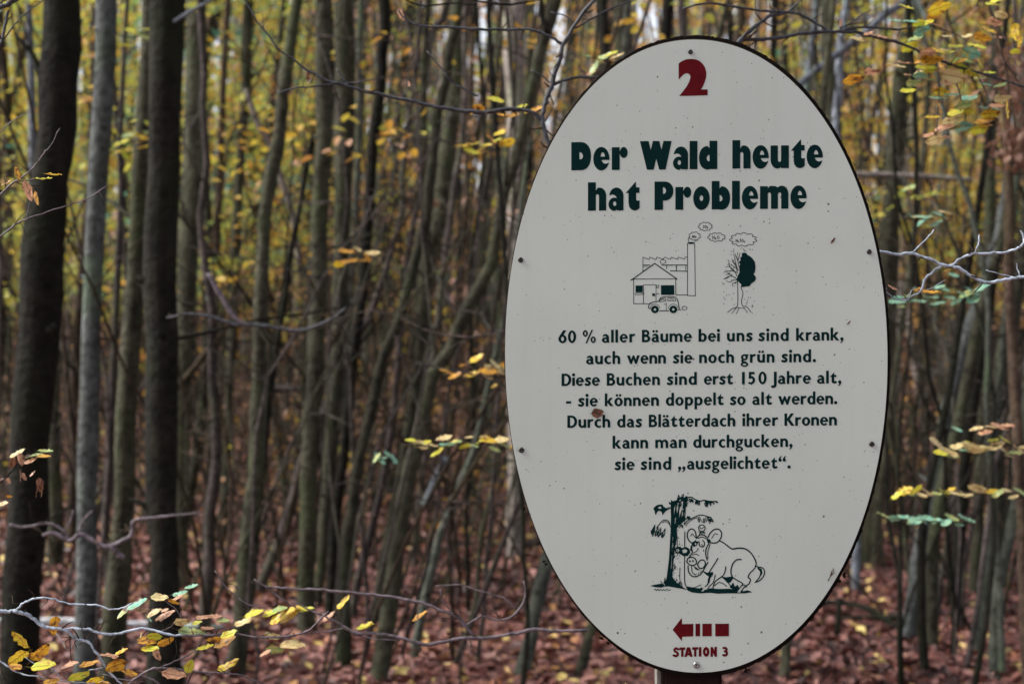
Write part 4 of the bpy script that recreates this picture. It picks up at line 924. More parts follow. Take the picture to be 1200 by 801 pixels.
# ------------------------------------------------------------------ printing: shapes rasterised finely, then traced into flat meshes
class Ink:
    def __init__(s, x0, y0, x1, y1, cell=0.3, ss=3):
        s.x0, s.y0, s.cell, s.ss = x0, y0, cell, ss
        s.h = cell / ss
        s.nx = int((x1 - x0) / cell) * ss; s.ny = int((y1 - y0) / cell) * ss
        s.m = np.zeros((s.ny, s.nx), bool)
    def _box(s, xa, ya, xb, yb):
        i0 = max(int((xa - s.x0) / s.h) - 1, 0); i1 = min(int((xb - s.x0) / s.h) + 2, s.nx)
        j0 = max(int((ya - s.y0) / s.h) - 1, 0); j1 = min(int((yb - s.y0) / s.h) + 2, s.ny)
        if i1 <= i0 or j1 <= j0: return None
        X, Y = np.meshgrid(s.x0 + (np.arange(i0, i1) + .5) * s.h, s.y0 + (np.arange(j0, j1) + .5) * s.h)
        return (slice(j0, j1), slice(i0, i1)), X, Y
    def _put(s, sl, mask, on):
        if on: s.m[sl] |= mask
        else: s.m[sl] &= ~mask
    def poly(s, P, on=True):
        P = np.asarray(P, float); b = s._box(P[:, 0].min(), P[:, 1].min(), P[:, 0].max(), P[:, 1].max())
        if b is None: return
        sl, X, Y = b; ins = np.zeros(X.shape, bool); n = len(P)
        for i in range(n):
            xa, ya = P[i]; xb, yb = P[(i + 1) % n]
            if ya == yb: continue
            c = ((ya > Y) != (yb > Y)) & (X < (xb - xa) * (Y - ya) / (yb - ya) + xa)
            ins ^= c
        s._put(sl, ins, on)
    def stroke(s, P, w, on=True, smooth=False):
        P = np.asarray(P, float)
        if smooth and len(P) > 2: P = catmull(P, 6)
        ws = np.full(len(P), w) if np.isscalar(w) else np.interp(np.linspace(0, 1, len(P)), np.linspace(0, 1, len(w)), w)
        for i in range(len(P) - 1):
            a, c = P[i], P[i + 1]; r = max(ws[i], ws[i + 1]) / 2
            b = s._box(min(a[0], c[0]) - r, min(a[1], c[1]) - r, max(a[0], c[0]) + r, max(a[1], c[1]) + r)
            if b is None: continue
            sl, X, Y = b; d = c - a; L2 = d @ d + 1e-12
            t = np.clip(((X - a[0]) * d[0] + (Y - a[1]) * d[1]) / L2, 0, 1)
            rr = (ws[i] + (ws[i + 1] - ws[i]) * t) / 2
            s._put(sl, (X - a[0] - t * d[0]) ** 2 + (Y - a[1] - t * d[1]) ** 2 < rr ** 2, on)
    def grow(s, n):
        for _ in range(n):
            m = s.m.copy()
            m[1:] |= s.m[:-1]; m[:-1] |= s.m[1:]; m[:, 1:] |= s.m[:, :-1]; m[:, :-1] |= s.m[:, 1:]
            s.m = m
        return s
    def mesh(s, name, to3d, mat, parent, base):
        k = s.ss
        g = s.m.reshape(s.ny // k, k, s.nx // k, k).mean((1, 3))
        g = np.pad(g, 1)
        ny, nx = g.shape
        A, B, C_, D_ = g[:-1, :-1], g[:-1, 1:], g[1:, 1:], g[1:, :-1]
        full = (A > .5) & (B > .5) & (C_ > .5) & (D_ > .5)
        none = (A <= .5) & (B <= .5) & (C_ <= .5) & (D_ <= .5)
        pts, faces = [], []
        def XY(i, j): return (s.x0 + (i - .5) * s.cell, s.y0 + (j - .5) * s.cell)
        for j in range(ny - 1):                       # full cells, merged along the row
            row = full[j]; idx = np.flatnonzero(np.diff(np.concatenate([[0], row.astype(int), [0]])))
            for a, b in zip(idx[::2], idx[1::2]):
                n = len(pts); pts += [XY(a, j), XY(b, j), XY(b, j + 1), XY(a, j + 1)]; faces.append((n, n + 1, n + 2, n + 3))
        for j, i in np.argwhere(~full & ~none):
            cs = [(i, j), (i + 1, j), (i + 1, j + 1), (i, j + 1)]; v = [g[b, a] for a, b in cs]; poly = []
            for q in range(4):
                (xa, ya), va = cs[q], v[q]; (xb, yb), vb = cs[(q + 1) % 4], v[(q + 1) % 4]
                if va > .5: poly.append((xa, ya))
                if (va > .5) != (vb > .5):
                    t = (.5 - va) / (vb - va); poly.append((xa + (xb - xa) * t, ya + (yb - ya) * t))
            if len(poly) > 2:
                n = len(pts); pts += [XY(a, b) for a, b in poly]; faces.append(tuple(range(n, n + len(poly))))
        V = to3d(np.array(pts)) - np.array(base)
        faces = [f[::-1] for f in faces]
        me = mesh_np(name, V, faces)
        return link(name, me, mat, parent)

class Glyph:
    """draws glyph commands (y up, origin at the left of the baseline) into an Ink"""
    def __init__(s, ops, w): s.ops, s.w = ops, w
def ell(cx, cy, rx, ry, n=40, a0=0, a1=2 * math.pi, p=2.0):
    t = np.linspace(a0, a1, n, endpoint=False); c, s_ = np.cos(t), np.sin(t)
    return np.stack([cx + rx * np.sign(c) * np.abs(c) ** (2 / p), cy + ry * np.sign(s_) * np.abs(s_) ** (2 / p)], -1)
def draw_glyph(ink, ops, T):
    for op in ops:
        k = op[0]
        on = k.islower()
        if k in 'rR':
            _, a, b, c, d = op; P = [(a, b), (c, b), (c, d), (a, d)]
            ink.poly(T(P), on)
        elif k in 'eE': ink.poly(T(ell(*op[1:])), on)
        elif k in 'pP': ink.poly(T(op[1]), on)
        elif k in 'qQ': ink.poly(T(catmull(list(op[1]) + [op[1][0]], 5)), on)
        elif k in 'cC': ink.stroke(T(op[2]), op[1] * T.s, on, smooth=True)
class TF:
    def __init__(t, x, y, s, slope): t.x, t.y, t.s, t.k = x, y, s, slope
    def __call__(t, P):
        P = np.asarray(P, float); X = t.x + P[:, 0] * t.s
        return np.stack([X, t.y - P[:, 1] * t.s + t.k * (X - t.x)], -1)
def mirror(ops, w):
    o = []
    for op in ops:
        k = op[0]
        if k in 'rR': o.append((k, w - op[3], op[2], w - op[1], op[4]))
        elif k in 'eE': o.append((k, w - op[1]) + tuple(op[2:]))
        elif k in 'pPqQ': o.append((k, [(w - x, y) for x, y in op[1]]))
        else: o.append((k, op[1], [(w - x, y) for x, y in op[2]]))
    return o
def turn(ops, w, h):
    o = []
    for op in ops:
        k = op[0]
        if k in 'rR': o.append((k, w - op[3], h - op[4], w - op[1], h - op[2]))
        elif k in 'eE': o.append((k, w - op[1], h - op[2]) + tuple(op[3:]))
        elif k in 'pPqQ': o.append((k, [(w - x, h - y) for x, y in op[1]]))
        else: o.append((k, op[1], [(w - x, h - y) for x, y in op[2]]))
    return o
# body face: a humanist bold sans
X, AS, CAP, W_ = 9.6, 14.7, 14.2, 2.8
ar = lambda dx, a: [('e', dx + 5.0, 5.7, 3.9, 4.1), ('E', dx + 4.4, 5.0, 1.65, 2.5), ('R', dx - .1, -.5, dx + 9.2, 5.0)]
B = {}
B['n'] = (ar(0, X) + [('r', 0, 0, W_, X), ('r', 6.05, 0, 8.9, 5.7)], 8.9)
B['h'] = (ar(0, X) + [('r', 0, 0, W_, AS), ('r', 6.05, 0, 8.9, 5.7)], 8.9)
B['m'] = (ar(0, X) + [('r', 6.05, 0, 8.85, 6.2)] + ar(6.05, X) + [('r', 0, 0, W_, X), ('r', 6.05, 0, 8.85, 6.4), ('r', 12.1, 0, 14.95, 5.7)], 14.95)
B['u'] = (turn(B['n'][0], 8.9, X), 8.9)
B['ü'] = (B['u'][0] + [('e', 2.6, 12.5, 1.35, 1.35), ('e', 6.3, 12.5, 1.35, 1.35)], 8.9)
B['r'] = ([('e', 5.6, 5.9, 4.2, 3.9), ('E', 5.4, 4.5, 2.8, 3.0), ('R', -1, -1, 11, 5.6), ('P', [(6.6, 11), (6.6, 8.6), (5.9, 7), (5.9, 5), (12, 5), (12, 11)]), ('r', 0, 0, W_, X)], 6.4)
B['a'] = ([('e', 4.1, 5.7, 3.9, 4.1), ('E', 3.1, 5.2, 2.1, 2.5), ('R', -1, -1, 9, 5.0), ('P', [(-1, 4), (-1, 8.4), (.9, 8.1), (1.0, 6.6), (3.0, 5.2), (3, 4)]), ('r', 5.2, 0, 8.0, 5.9), ('e', 3.5, 2.8, 3.6, 3.05), ('E', 4.1, 2.8, 1.5, 1.25), ('r', 5.2, 0, 8.0, 5.8), ('p', [(7.5, 0), (8.7, 0), (8.0, 2)])], 8.5)
B['ä'] = (B['a'][0] + [('e', 2.2, 12.5, 1.35, 1.35), ('e', 5.9, 12.5, 1.35, 1.35)], 8.5)
bowl = [('e', 4.9, 4.8, 4.5, 5.0), ('E', 4.6, 4.8, 1.8, 3.0)]
B['b'] = (bowl + [('r', 0, 0, W_, AS)], 9.4)
B['p'] = (bowl + [('r', 0, -4.6, W_, X)], 9.4)
B['d'] = (mirror(B['b'][0], 9.4), 9.4)
B['o'] = ([('e', 4.8, 4.8, 4.8, 5.0), ('E', 4.8, 4.8, 1.9, 3.0)], 9.6)
B['ö'] = (B['o'][0] + [('e', 2.95, 12.5, 1.35, 1.35), ('e', 6.65, 12.5, 1.35, 1.35)], 9.6)
B['e'] = ([('e', 4.6, 4.8, 4.6, 5.0), ('E', 4.6, 4.9, 1.9, 3.2), ('r', 2, 4.2, 9.0, 5.9), ('P', [(5.6, 4.2), (10, 4.2), (10, 2.2), (8.4, 1.9), (6.6, 2.1)]), ('R', 8.95, 0, 9.6, 4.2)], 9.1)
B['c'] = ([('e', 4.8, 4.8, 4.8, 5.0), ('E', 5.5, 4.8, 2.6, 3.0), ('P', [(5.6, 4.8), (7.2, 7.4), (7.6, 10.5), (11, 10.5), (11, -.8), (7.9, -.8), (7.4, 2.2)])], 7.7)
B['s'] = ([('c', 2.5, [(6.0, 8.2), (4.6, 8.55), (2.6, 8.3), (1.6, 7.2), (2.4, 5.8), (4.4, 4.6), (5.6, 3.4), (5.2, 1.7), (3.4, 1.0), (1.0, 1.5)])], 7.0)
B['i'] = ([('r', 0, 0, W_, X), ('e', 1.4, 12.8, 1.75, 1.75)], W_)
B['l'] = ([('r', 0, 0, W_, AS)], W_)
B['t'] = ([('p', [(-.4, 7.6), (4.4, 12.8), (4.4, X), (7.0, X), (7.0, 7.6)]), ('r', 1.6, 2.4, 4.4, 9), ('c', 2.3, [(2.75, 4), (2.9, 2.0), (4.2, 1.1), (6.4, 1.5)]), ('r', 1.6, 2.4, 3.2, 4)], 7.2)
B['k'] = ([('r', 0, 0, W_, AS), ('p', [(W_, 5.4), (5.9, X), (9.2, X), (5.6, 5.3), (9.9, 0), (6.3, 0), (W_, 4.6)])], 9.6)
B['w'] = ([('p', [(-.2, X), (2.9, X), (4.7, 4.3), (6.4, X), (8.2, X), (9.9, 4.3), (11.6, X), (14.5, X), (11.2, -.2), (9.3, -.2), (7.3, 5.4), (5.3, -.2), (3.4, -.2)])], 14.3)
B['g'] = ([('e', 4.0, 6.2, 3.9, 3.6), ('E', 4.0, 6.2, 1.4, 1.9), ('p', [(4.5, X), (8.6, X), (8.6, 8.0), (6.5, 7.6)]), ('e', 4.1, -2.0, 4.4, 2.8), ('E', 4.1, -2.1, 2.3, 1.2), ('c', 2.0, [(2.4, 3.4), (1.3, 2.2), (2.2, 1.0), (5.0, .3)]), ('r', 2.2, .0, 5.5, 1.2)], 8.4)
B['.'] = ([('e', 1.75, 1.6, 1.8, 1.8)], 3.5)
B[','] = ([('e', 1.8, 1.6, 1.8, 1.8), ('p', [(1.4, .2), (3.6, 1.8), (3.3, .0), (2.2, -1.8), (.4, -3.2), (-.1, -2.5), (1.3, -1)])], 3.6)
cm = B[','][0]
def shift(ops, dx, dy):
    o = []
    for op in ops:
        k = op[0]
        if k in 'rR': o.append((k, op[1] + dx, op[2] + dy, op[3] + dx, op[4] + dy))
        elif k in 'eE': o.append((k, op[1] + dx, op[2] + dy) + tuple(op[3:]))
        elif k in 'pPqQ': o.append((k, [(x + dx, y + dy) for x, y in op[1]]))
        else: o.append((k, op[1], [(x + dx, y + dy) for x, y in op[2]]))
    return o
B['„'] = (cm + shift(cm, 5.0, 0), 9.0)
B['“'] = (shift(turn(cm, 3.6, 0), 0, 11.4) + shift(turn(cm, 3.6, 0), 5.0, 11.4), 9.0)
B['-'] = ([('r', 0, 3.6, 5.8, 6.0)], 5.8)
B['B'] = ([('e', 4.5, 10.5, 4.0, 3.7), ('e', 5.0, 4.0, 4.6, 4.0), ('r', 0, 0, 4.8, CAP), ('E', 4.6, 10.4, 1.5, 1.55), ('E', 4.9, 4.1, 1.8, 1.9), ('R', W_, 8.9, 4.6, 11.9), ('R', W_, 2.2, 4.9, 6.0)], 9.6)
B['D'] = ([('e', 4.4, 7.1, 6.8, 7.1), ('E', 4.4, 7.1, 3.8, 4.9), ('R', -5, -1, 4.4, 16), ('r', 0, 0, 4.5, CAP), ('R', 2.95, 2.2, 4.5, 12.0)], 11.2)
B['K'] = ([('r', 0, 0, 2.95, CAP), ('p', [(2.95, 7.8), (7.2, CAP), (10.9, CAP), (6.1, 7.6), (11.6, 0), (7.8, 0), (2.95, 6.9)])], 11.2)
B['J'] = ([('r', 1.6, -.5, 4.6, CAP), ('c', 2.8, [(3.15, 1), (3.0, -1.8), (1.8, -3.0), (-.4, -3.2)])], 4.6)
B['1'] = ([('r', 0, 0, 3.0, CAP)], 3.0)
B['5'] = ([('e', 3.4, 4.6, 4.6, 4.8), ('E', 2.8, 4.6, 2.5, 2.6), ('R', -3, 2.2, .9, 8), ('P', [(-3, -1), (-3, 2.4), (.2, 2.4), (.0, -.2)]), ('r', .9, 6.5, 3.4, CAP), ('r', .9, CAP - 2.5, 7.4, CAP)], 8.0)
B['0'] = ([('e', 4.7, 7.1, 4.7, 7.3), ('E', 4.7, 7.1, 1.9, 5.0)], 9.4)
B['6'] = ([('e', 4.7, 4.6, 4.7, 4.8), ('p', [(.2, 5.6), (1.3, 8.2), (5.6, 14.6), (9.0, 14.6), (5.2, 8.6), (4, 6)]), ('E', 4.7, 4.6, 1.9, 2.7)], 9.4)
B['%'] = ([('e', 2.9, 10.8, 2.9, 3.7), ('E', 2.9, 10.8, 1.1, 2.2), ('e', 12.1, 3.4, 2.9, 3.7), ('E', 12.1, 3.4, 1.1, 2.2), ('p', [(3.2, -.6), (4.8, -.6), (11.8, 14.9), (10.2, 14.9)])], 15.0)
# title face: very heavy
Tt = {}
Tt['D'] = ([('e', 10.5, 16.5, 12.5, 16.5, 60, 0, 2 * math.pi, 2.3), ('R', -4, -1, 8, 35), ('r', 0, 0, 10.5, 33), ('Q', [(9.6, 12.8), (9.6, 20.9), (12.2, 20.0), (13.6, 16.8), (12.2, 13.4)])], 23.0)
Tt['e'] = ([('e', 9.5, 13.3, 9.5, 13.8), ('P', [(8.6, 15.8), (9.0, 18.6), (10.0, 20.4), (11.2, 20.9), (12.5, 19.8), (13.4, 17.6), (13.7, 15.8)]), ('P', [(9.6, 11.9), (20, 11.9), (20, 11.0), (19.0, 9.6), (17, 8.0), (14.5, 7.3), (12.2, 8.1), (10.4, 10.0)])], 19.0)
Tt['r'] = ([('e', 14.0, 20.4, 4.6, 6.4), ('p', [(8, 17), (8.6, 21), (10.6, 25), (14, 26.8), (15, 14.0), (12.2, 14.8), (10.6, 17.6), (9.3, 19)]), ('P', [(9.3, 28), (9.3, 21.6), (11.2, 26)]), ('r', 0, 0, 9.3, 26.6)], 18.6)
Tt['W'] = ([('p', [(-.3, 33.5), (9.9, 33.5), (12.3, 23), (14.9, 33.5), (22.4, 33.5), (24.9, 23), (27.2, 33.5), (36.9, 33.5), (29.8, 0), (22.3, 0), (18.8, 12.8), (15.8, 0), (7.9, 0)])], 36.6)
Tt['a'] = ([('e', 9.4, 16.6, 8.4, 10.2), ('R', -2, -1, 9, 16.6), ('P', [(-2, 14), (-2, 28), (.3, 24.2), (.3, 17.6), (4, 14)]), ('r', 9, 0, 17.7, 17), ('E', 4.6, 13.2, 5.3, 5.4), ('r', 11, 0, 17.7, 17), ('e', 7.2, 7.3, 7.1, 7.8), ('E', 7.4, 8.0, 1.9, 2.7), ('P', [(8.2, -1), (9.3, 1.7), (10.1, -1)]), ('r', 10, 0, 17.7, 12)], 17.8)
Tt['l'] = ([('r', 0, 0, 9.2, 33.2)], 9.2)
Tt['b'] = ([('e', 11.4, 13.3, 10.1, 13.8, 40, 0, 6.28318, 2.15), ('r', 0, 0, 11, 26.5), ('Q', [(9.2, 9.2), (9.2, 16.4), (11.4, 15.6), (12.6, 12.6), (11.4, 9.9)]), ('P', [(9.2, 34), (9.2, 24.6), (11.5, 27.2), (11.5, 34)]), ('r', 0, 0, 9.2, 33.2)], 21.5)
Tt['d'] = (mirror(Tt['b'][0], 21.5), 21.5)
harch = lambda dx: [('e', dx + 13.6, 17.0, 7.8, 10.0), ('R', dx + 0, -1, dx + 22, 16.5), ('r', dx + 12.8, 0, dx + 21.4, 17.2), ('r', dx + 9, 14, dx + 13, 20), ('E', dx + 11.0, 16.4, 1.95, 2.8), ('R', dx + 9.05, -1, dx + 12.95, 16.4)]
Tt['h'] = (harch(0) + [('P', [(9.2, 34), (9.2, 23.4), (11.6, 27.2), (11.6, 34)]), ('r', 0, 0, 9.2, 33.2)], 21.4)
Tt['n'] = (harch(0) + [('r', 0, 0, 9.2, 26.6)], 21.4)
Tt['u'] = (turn(Tt['n'][0], 21.4, 26.6), 21.4)
Tt['m'] = (harch(0) + [('r', 9.5, 20, 13, 23)] + harch(11.9) + [('r', 12.8, 0, 21.0, 18.5), ('p', [(12.8, 18), (12.8, 24), (17, 27), (20.5, 25.4), (22, 22), (22, 18)]), ('r', 0, 0, 9.2, 26.6), ('P', [(9.2, 28), (9.2, 24), (11.2, 26.6), (11.2, 28)])], 33.3)
Tt['t'] = ([('p', [(0, 20.3), (11.9, 33.8), (12.2, 26.8), (16.2, 26.8), (16.2, 20.3), (12.3, 20.3), (12.3, 12.0), (14.0, 11.0), (16.3, 11.8), (16.3, 2.6), (14, .5), (10.6, -.4), (6.8, .8), (4.2, 4.0), (3.3, 8.6), (3.3, 20.3)])], 16.3)
Tt['P'] = ([('e', 11.4, 22.0, 10.7, 11.2, 50, 0, 6.28318, 2.15), ('r', 0, 12, 11, 33.2), ('R', 8, 8, 10, 13), ('r', 0, 0, 10.0, 33.2), ('Q', [(9.9, 18.6), (9.9, 26.2), (12.2, 25.4), (13.4, 22.4), (12.2, 19.4)])], 22.1)
Tt['o'] = ([('e', 9.7, 13.3, 9.7, 13.8), ('E', 9.6, 13.3, 2.1, 3.3)], 19.4)
def word(ink, font, txt, x0, x1, yb, slope, s=1.0, gap=1.0):
    ws = [font[c][1] * s for c in txt]
    g = (x1 - x0 - sum(ws)) / max(len(txt) - 1, 1)
    if abs(g) > 3.5: s2 = (x1 - x0) / (sum(ws) + 1.0 * (len(txt) - 1)); 
    x = x0
    for c, w in zip(txt, ws):
        sub = Ink.__new__(Ink)
        T = TF(x, yb + slope * (x - x0), s, slope)
        # draw on a private layer so that cut-outs never bite the neighbour
        pad = 4 * s
        lay = Ink(x - pad - 4, T.y - 36 * s, x + w + pad + 4, T.y + 8 * s, ink.cell, ink.ss)
        # align the layer to the ink grid
        lay.x0 = ink.x0 + round((lay.x0 - ink.x0) / ink.h) * ink.h; lay.y0 = ink.y0 + round((lay.y0 - ink.y0) / ink.h) * ink.h
        draw_glyph(lay, font[c][0], T)
        i0 = round((lay.x0 - ink.x0) / ink.h); j0 = round((lay.y0 - ink.y0) / ink.h)
        ia, ja = max(i0, 0), max(j0, 0); ib, jb = min(i0 + lay.nx, ink.nx), min(j0 + lay.ny, ink.ny)
        ink.m[ja:jb, ia:ib] |= lay.m[ja - j0:jb - j0, ia - i0:ib - i0]
        x += w + g

# ------------------------------------------------------------------ the sign
SY = 2.20
def sign3d(P, y=SY):
    P = np.asarray(P, float)
    a = (P[:, 0] - 600) / F; b = -(P[:, 1] - 400.5) / F
    ry = cp - b * sp; rz = sp + b * cp
    t = SY / ry
    return np.stack([a * t, np.full(len(P), y), CAM_Z + rz * t], -1)
def outline(cx, cy, rx, ry, n=220, rot=0.0097, p=2.05, rag=0.0):
    t = np.linspace(0, 2 * math.pi, n, endpoint=False); c, s_ = np.cos(t), np.sin(t)
    x = rx * np.sign(c) * np.abs(c) ** (2 / p); y = ry * np.sign(s_) * np.abs(s_) ** (2 / p)
    if rag:
        rr = 1 + rag * (rng.standard_normal(n) * .6 + np.sin(t * 23) * .3 + np.sin(t * 57 + 1) * .3)
        x, y = x * rr, y * rr
    return np.stack([cx + x + rot * y * -1 * -1 * 1.0, cy + y - rot * x], -1)
def slab(name, P, y0, y1, mat, parent, base, bevel=0.0012, edge=None):
    n = len(P); A = sign3d(P, y0)
    c = A.mean(0); 
    Ain = c + (A - c) * (1 - bevel / .35); Ain[:, 1] = y0
    A1 = A.copy(); A1[:, 1] = y0 + bevel
    A2 = A.copy(); A2[:, 1] = y1
    V = np.vstack([Ain, A1, A2]) - np.array(base)
    i = np.arange(n); j = (i + 1) % n
    faces = [tuple(range(n))[::-1], tuple(range(2 * n, 3 * n))]
    for a in (0, n):
        faces += [(a + i_, a + j_, a + n + j_, a + n + i_) for i_, j_ in zip(i, j)]
    me = mesh_np(name, V, faces)
    # keep outward normals whatever the winding
    import bmesh
    if edge:
        me.materials.append(mat); me.materials.append(edge)
        mi = np.ones(len(me.polygons), np.int32); mi[0] = 0; me.polygons.foreach_set("material_index", mi)
    bm = bmesh.new(); bm.from_mesh(me); bmesh.ops.recalc_face_normals(bm, faces=bm.faces); bm.to_mesh(me); bm.free()
    return link(name, me, mat, parent)

def panel_material():
    m, nt, out = new_mat("weathered_white_panel"); L = nt.links.new
    tc = N(nt, "ShaderNodeTexCoord")
    b = N(nt, "ShaderNodeBsdfPrincipled"); b.inputs["Roughness"].default_value = 0.5; b.inputs["Specular IOR Level"].default_value = 0.3
    n1 = N(nt, "ShaderNodeTexNoise"); n1.inputs["Scale"].default_value = 3.5; n1.inputs["Detail"].default_value = 5; L(tc.outputs["Object"], n1.inputs[0])
    r1 = ramp(nt, [(0.3, (0.340, 0.378, 0.352)), (0.7, (0.380, 0.420, 0.390))]); L(n1.outputs[0], r1.inputs[0])
    n2 = N(nt, "ShaderNodeTexNoise"); n2.inputs["Scale"].default_value = 900; n2.inputs["Detail"].default_value = 2; L(tc.outputs["Object"], n2.inputs[0])
    r2 = ramp(nt, [(0.25, (0.86, 0.86, 0.85)), (0.6, (1, 1, 1))]); L(n2.outputs[0], r2.inputs[0])
    a = N(nt, "ShaderNodeMix", data_type='RGBA', blend_type='MULTIPLY'); a.inputs[0].default_value = 1; L(r1.outputs[0], a.inputs[6]); L(r2.outputs[0], a.inputs[7])
    # specks of dirt, gathered in patches
    last = a.outputs[2]
    for scale, rad, lo in ((48, .085, .46), (110, .13, .42), (220, .16, .42)):
        v = N(nt, "ShaderNodeTexVoronoi"); v.inputs["Scale"].default_value = scale; L(tc.outputs["Object"], v.inputs[0])
        n3 = N(nt, "ShaderNodeTexNoise"); n3.inputs["Scale"].default_value = 9 + scale * .2; L(tc.outputs["Object"], n3.inputs[0])
        gate = N(nt, "ShaderNodeMapRange"); gate.inputs[1].default_value = lo; gate.inputs[2].default_value = lo + .22; gate.inputs[3].default_value = 0; gate.inputs[4].default_value = rad * 1.6; L(n3.outputs[0], gate.inputs[0])
        sc2 = N(nt, "ShaderNodeSeparateColor"); L(v.outputs["Color"], sc2.inputs[0])
        pw = N(nt, "ShaderNodeMath", operation='POWER'); L(sc2.outputs[0], pw.inputs[0]); pw.inputs[1].default_value = 3
        mu = N(nt, "ShaderNodeMath", operation='MULTIPLY'); L(pw.outputs[0], mu.inputs[0]); L(gate.outputs[0], mu.inputs[1])
        lt = N(nt, "ShaderNodeMath", operation='LESS_THAN'); L(v.outputs["Distance"], lt.inputs[0]); L(mu.outputs[0], lt.inputs[1])
        mx = N(nt, "ShaderNodeMix", data_type='RGBA'); L(lt.outputs[0], mx.inputs[0]); L(last, mx.inputs[6]); mx.inputs[7].default_value = (0.09, 0.07, 0.055, 1); last = mx.outputs[2]
    # long faint run marks
    mp = N(nt, "ShaderNodeMapping"); mp.inputs["Scale"].default_value = (60, 1, 2.2); L(tc.outputs["Object"], mp.inputs[0])
    n5 = N(nt, "ShaderNodeTexNoise"); n5.inputs["Scale"].default_value = 1; n5.inputs["Detail"].default_value = 2; L(mp.outputs[0], n5.inputs[0])
    r5 = ramp(nt, [(0.3, (0.93, 0.92, 0.9)), (0.5, (1, 1, 1))]); L(n5.outputs[0], r5.inputs[0])
    a5 = N(nt, "ShaderNodeMix", data_type='RGBA', blend_type='MULTIPLY'); a5.inputs[0].default_value = .35; L(last, a5.inputs[6]); L(r5.outputs[0], a5.inputs[7])
    L(a5.outputs[2], b.inputs["Base Color"]); 
    bp = N(nt, "ShaderNodeBump"); bp.inputs["Strength"].default_value = .12; bp.inputs["Distance"].default_value = .0006; L(n2.outputs[0], bp.inputs["Height"]); L(bp.outputs[0], b.inputs["Normal"])
    L(b.outputs[0], out.inputs[0])
    return m
M_PANEL = panel_material()
M_BOARD = plain("rotten_board_edge", (0.007, 0.006, 0.005), .95, spec=.03)
M_GREEN = plain("dark_green_ink", (0.0009, 0.0120, 0.0125), .6, spec=.04)
M_RED = plain("dark_red_ink", (0.068, 0.0035, 0.0055), .6, spec=.04)
M_SCREW = plain("dark_screw", (0.03, 0.028, 0.025), .4, .6)
M_STEEL = plain("worn_screw", (0.25, 0.25, 0.25), .35, .9)
M_POST = BARK['brown']
post_x, post_z = float(sign3d([(814, 790)])[0, 0]), float(sign3d([(814, 790)])[0, 2])
gzp = gz1(post_x, SY + .06)
sbase = Vector((post_x, SY + 0.06, gzp))
sign = empty("information_sign", sbase)
tag(sign, "large oval white sign on a brown post with German text about problems of the forest", "sign")
# front panel, rotten board behind it
slab("panel", outline(816, 417, 224.5, 371.3), SY, SY + .004, M_PANEL, sign, sbase, .0008, plain("panel_edge_shade", (0.030, 0.022, 0.016), .95, spec=.05))["label"] = "speckled off-white oval front panel"  # edge colour darkened so the grazing sun draws no bright line
slab("back_board", outline(817.7, 416.8, 226.5, 376.3, n=620, rag=.0014), SY + .0045, SY + .024, M_BOARD, sign, sbase)["label"] = "rotting black board behind the panel"
# post of planed timber with a pale lath beside it
def box(name, x0, x1, y0, y1, z0, z1, mat, parent, base, bev=.004):
    import bmesh
    bm = bmesh.new(); bmesh.ops.create_cube(bm, size=1)
    for v in bm.verts:
        v.co = Vector(((x0 + x1) / 2 + v.co.x * (x1 - x0), (y0 + y1) / 2 + v.co.y * (y1 - y0), (z0 + z1) / 2 + v.co.z * (z1 - z0))) - Vector(base)
    bmesh.ops.bevel(bm, geom=list(bm.edges), offset=bev, segments=2, affect='EDGES')
    me = bpy.data.meshes.new(name); bm.to_mesh(me); bm.free()
    return link(name, me, mat, parent)
k = SY / F
M_TIMBER = plain("red_brown_timber", (0.014, 0.008, 0.007), .9, spec=.05)
M_LATH = plain("pale_lath", (0.12, 0.115, 0.10), .8)
zt = float(sign3d([(814, 100)])[0, 2])
box("post", post_x - 35 * k, post_x + 35 * k, SY + .026, SY + .105, gzp - .35, zt, M_TIMBER, sign, sbase)
box("lath", post_x - 41 * k, post_x - 36 * k, SY + .035, SY + .075, gzp - .35, zt - .1, M_LATH, sign, sbase, .001)
# screws
def screw(px, py, r, mat):
    p = sign3d([(px, py)])[0] - np.array(sbase)
    V, Fs = [], []; n = 14
    for ring, (q, dy) in enumerate(((1.0, 0), (.95, .0012), (.6, .0022), (.25, .0016))):
        for a in range(n):
            t = 2 * math.pi * a / n; V.append((p[0] + r * q * math.cos(t), p[1] - .0004 - dy, p[2] + r * q * math.sin(t)))
    for ring in range(3):
        for a in range(n): Fs.append((ring * n + a, (ring + 1) * n + a, (ring + 1) * n + (a + 1) % n, ring * n + (a + 1) % n))
    Fs.append(tuple(3 * n + a for a in range(n)))
    link("screw", mesh_np("screw", V, Fs, True), mat, sign)
for px, py, r in ((809, 61, .0038), (610, 304.5, .0042), (1018.5, 295, .004), (611, 527, .0044), (1021.5, 520, .0042)): screw(px, py, r, M_SCREW)
screw(816, 778.5, .0052, M_STEEL); screw(817, 779.2, .0028, M_SCREW)
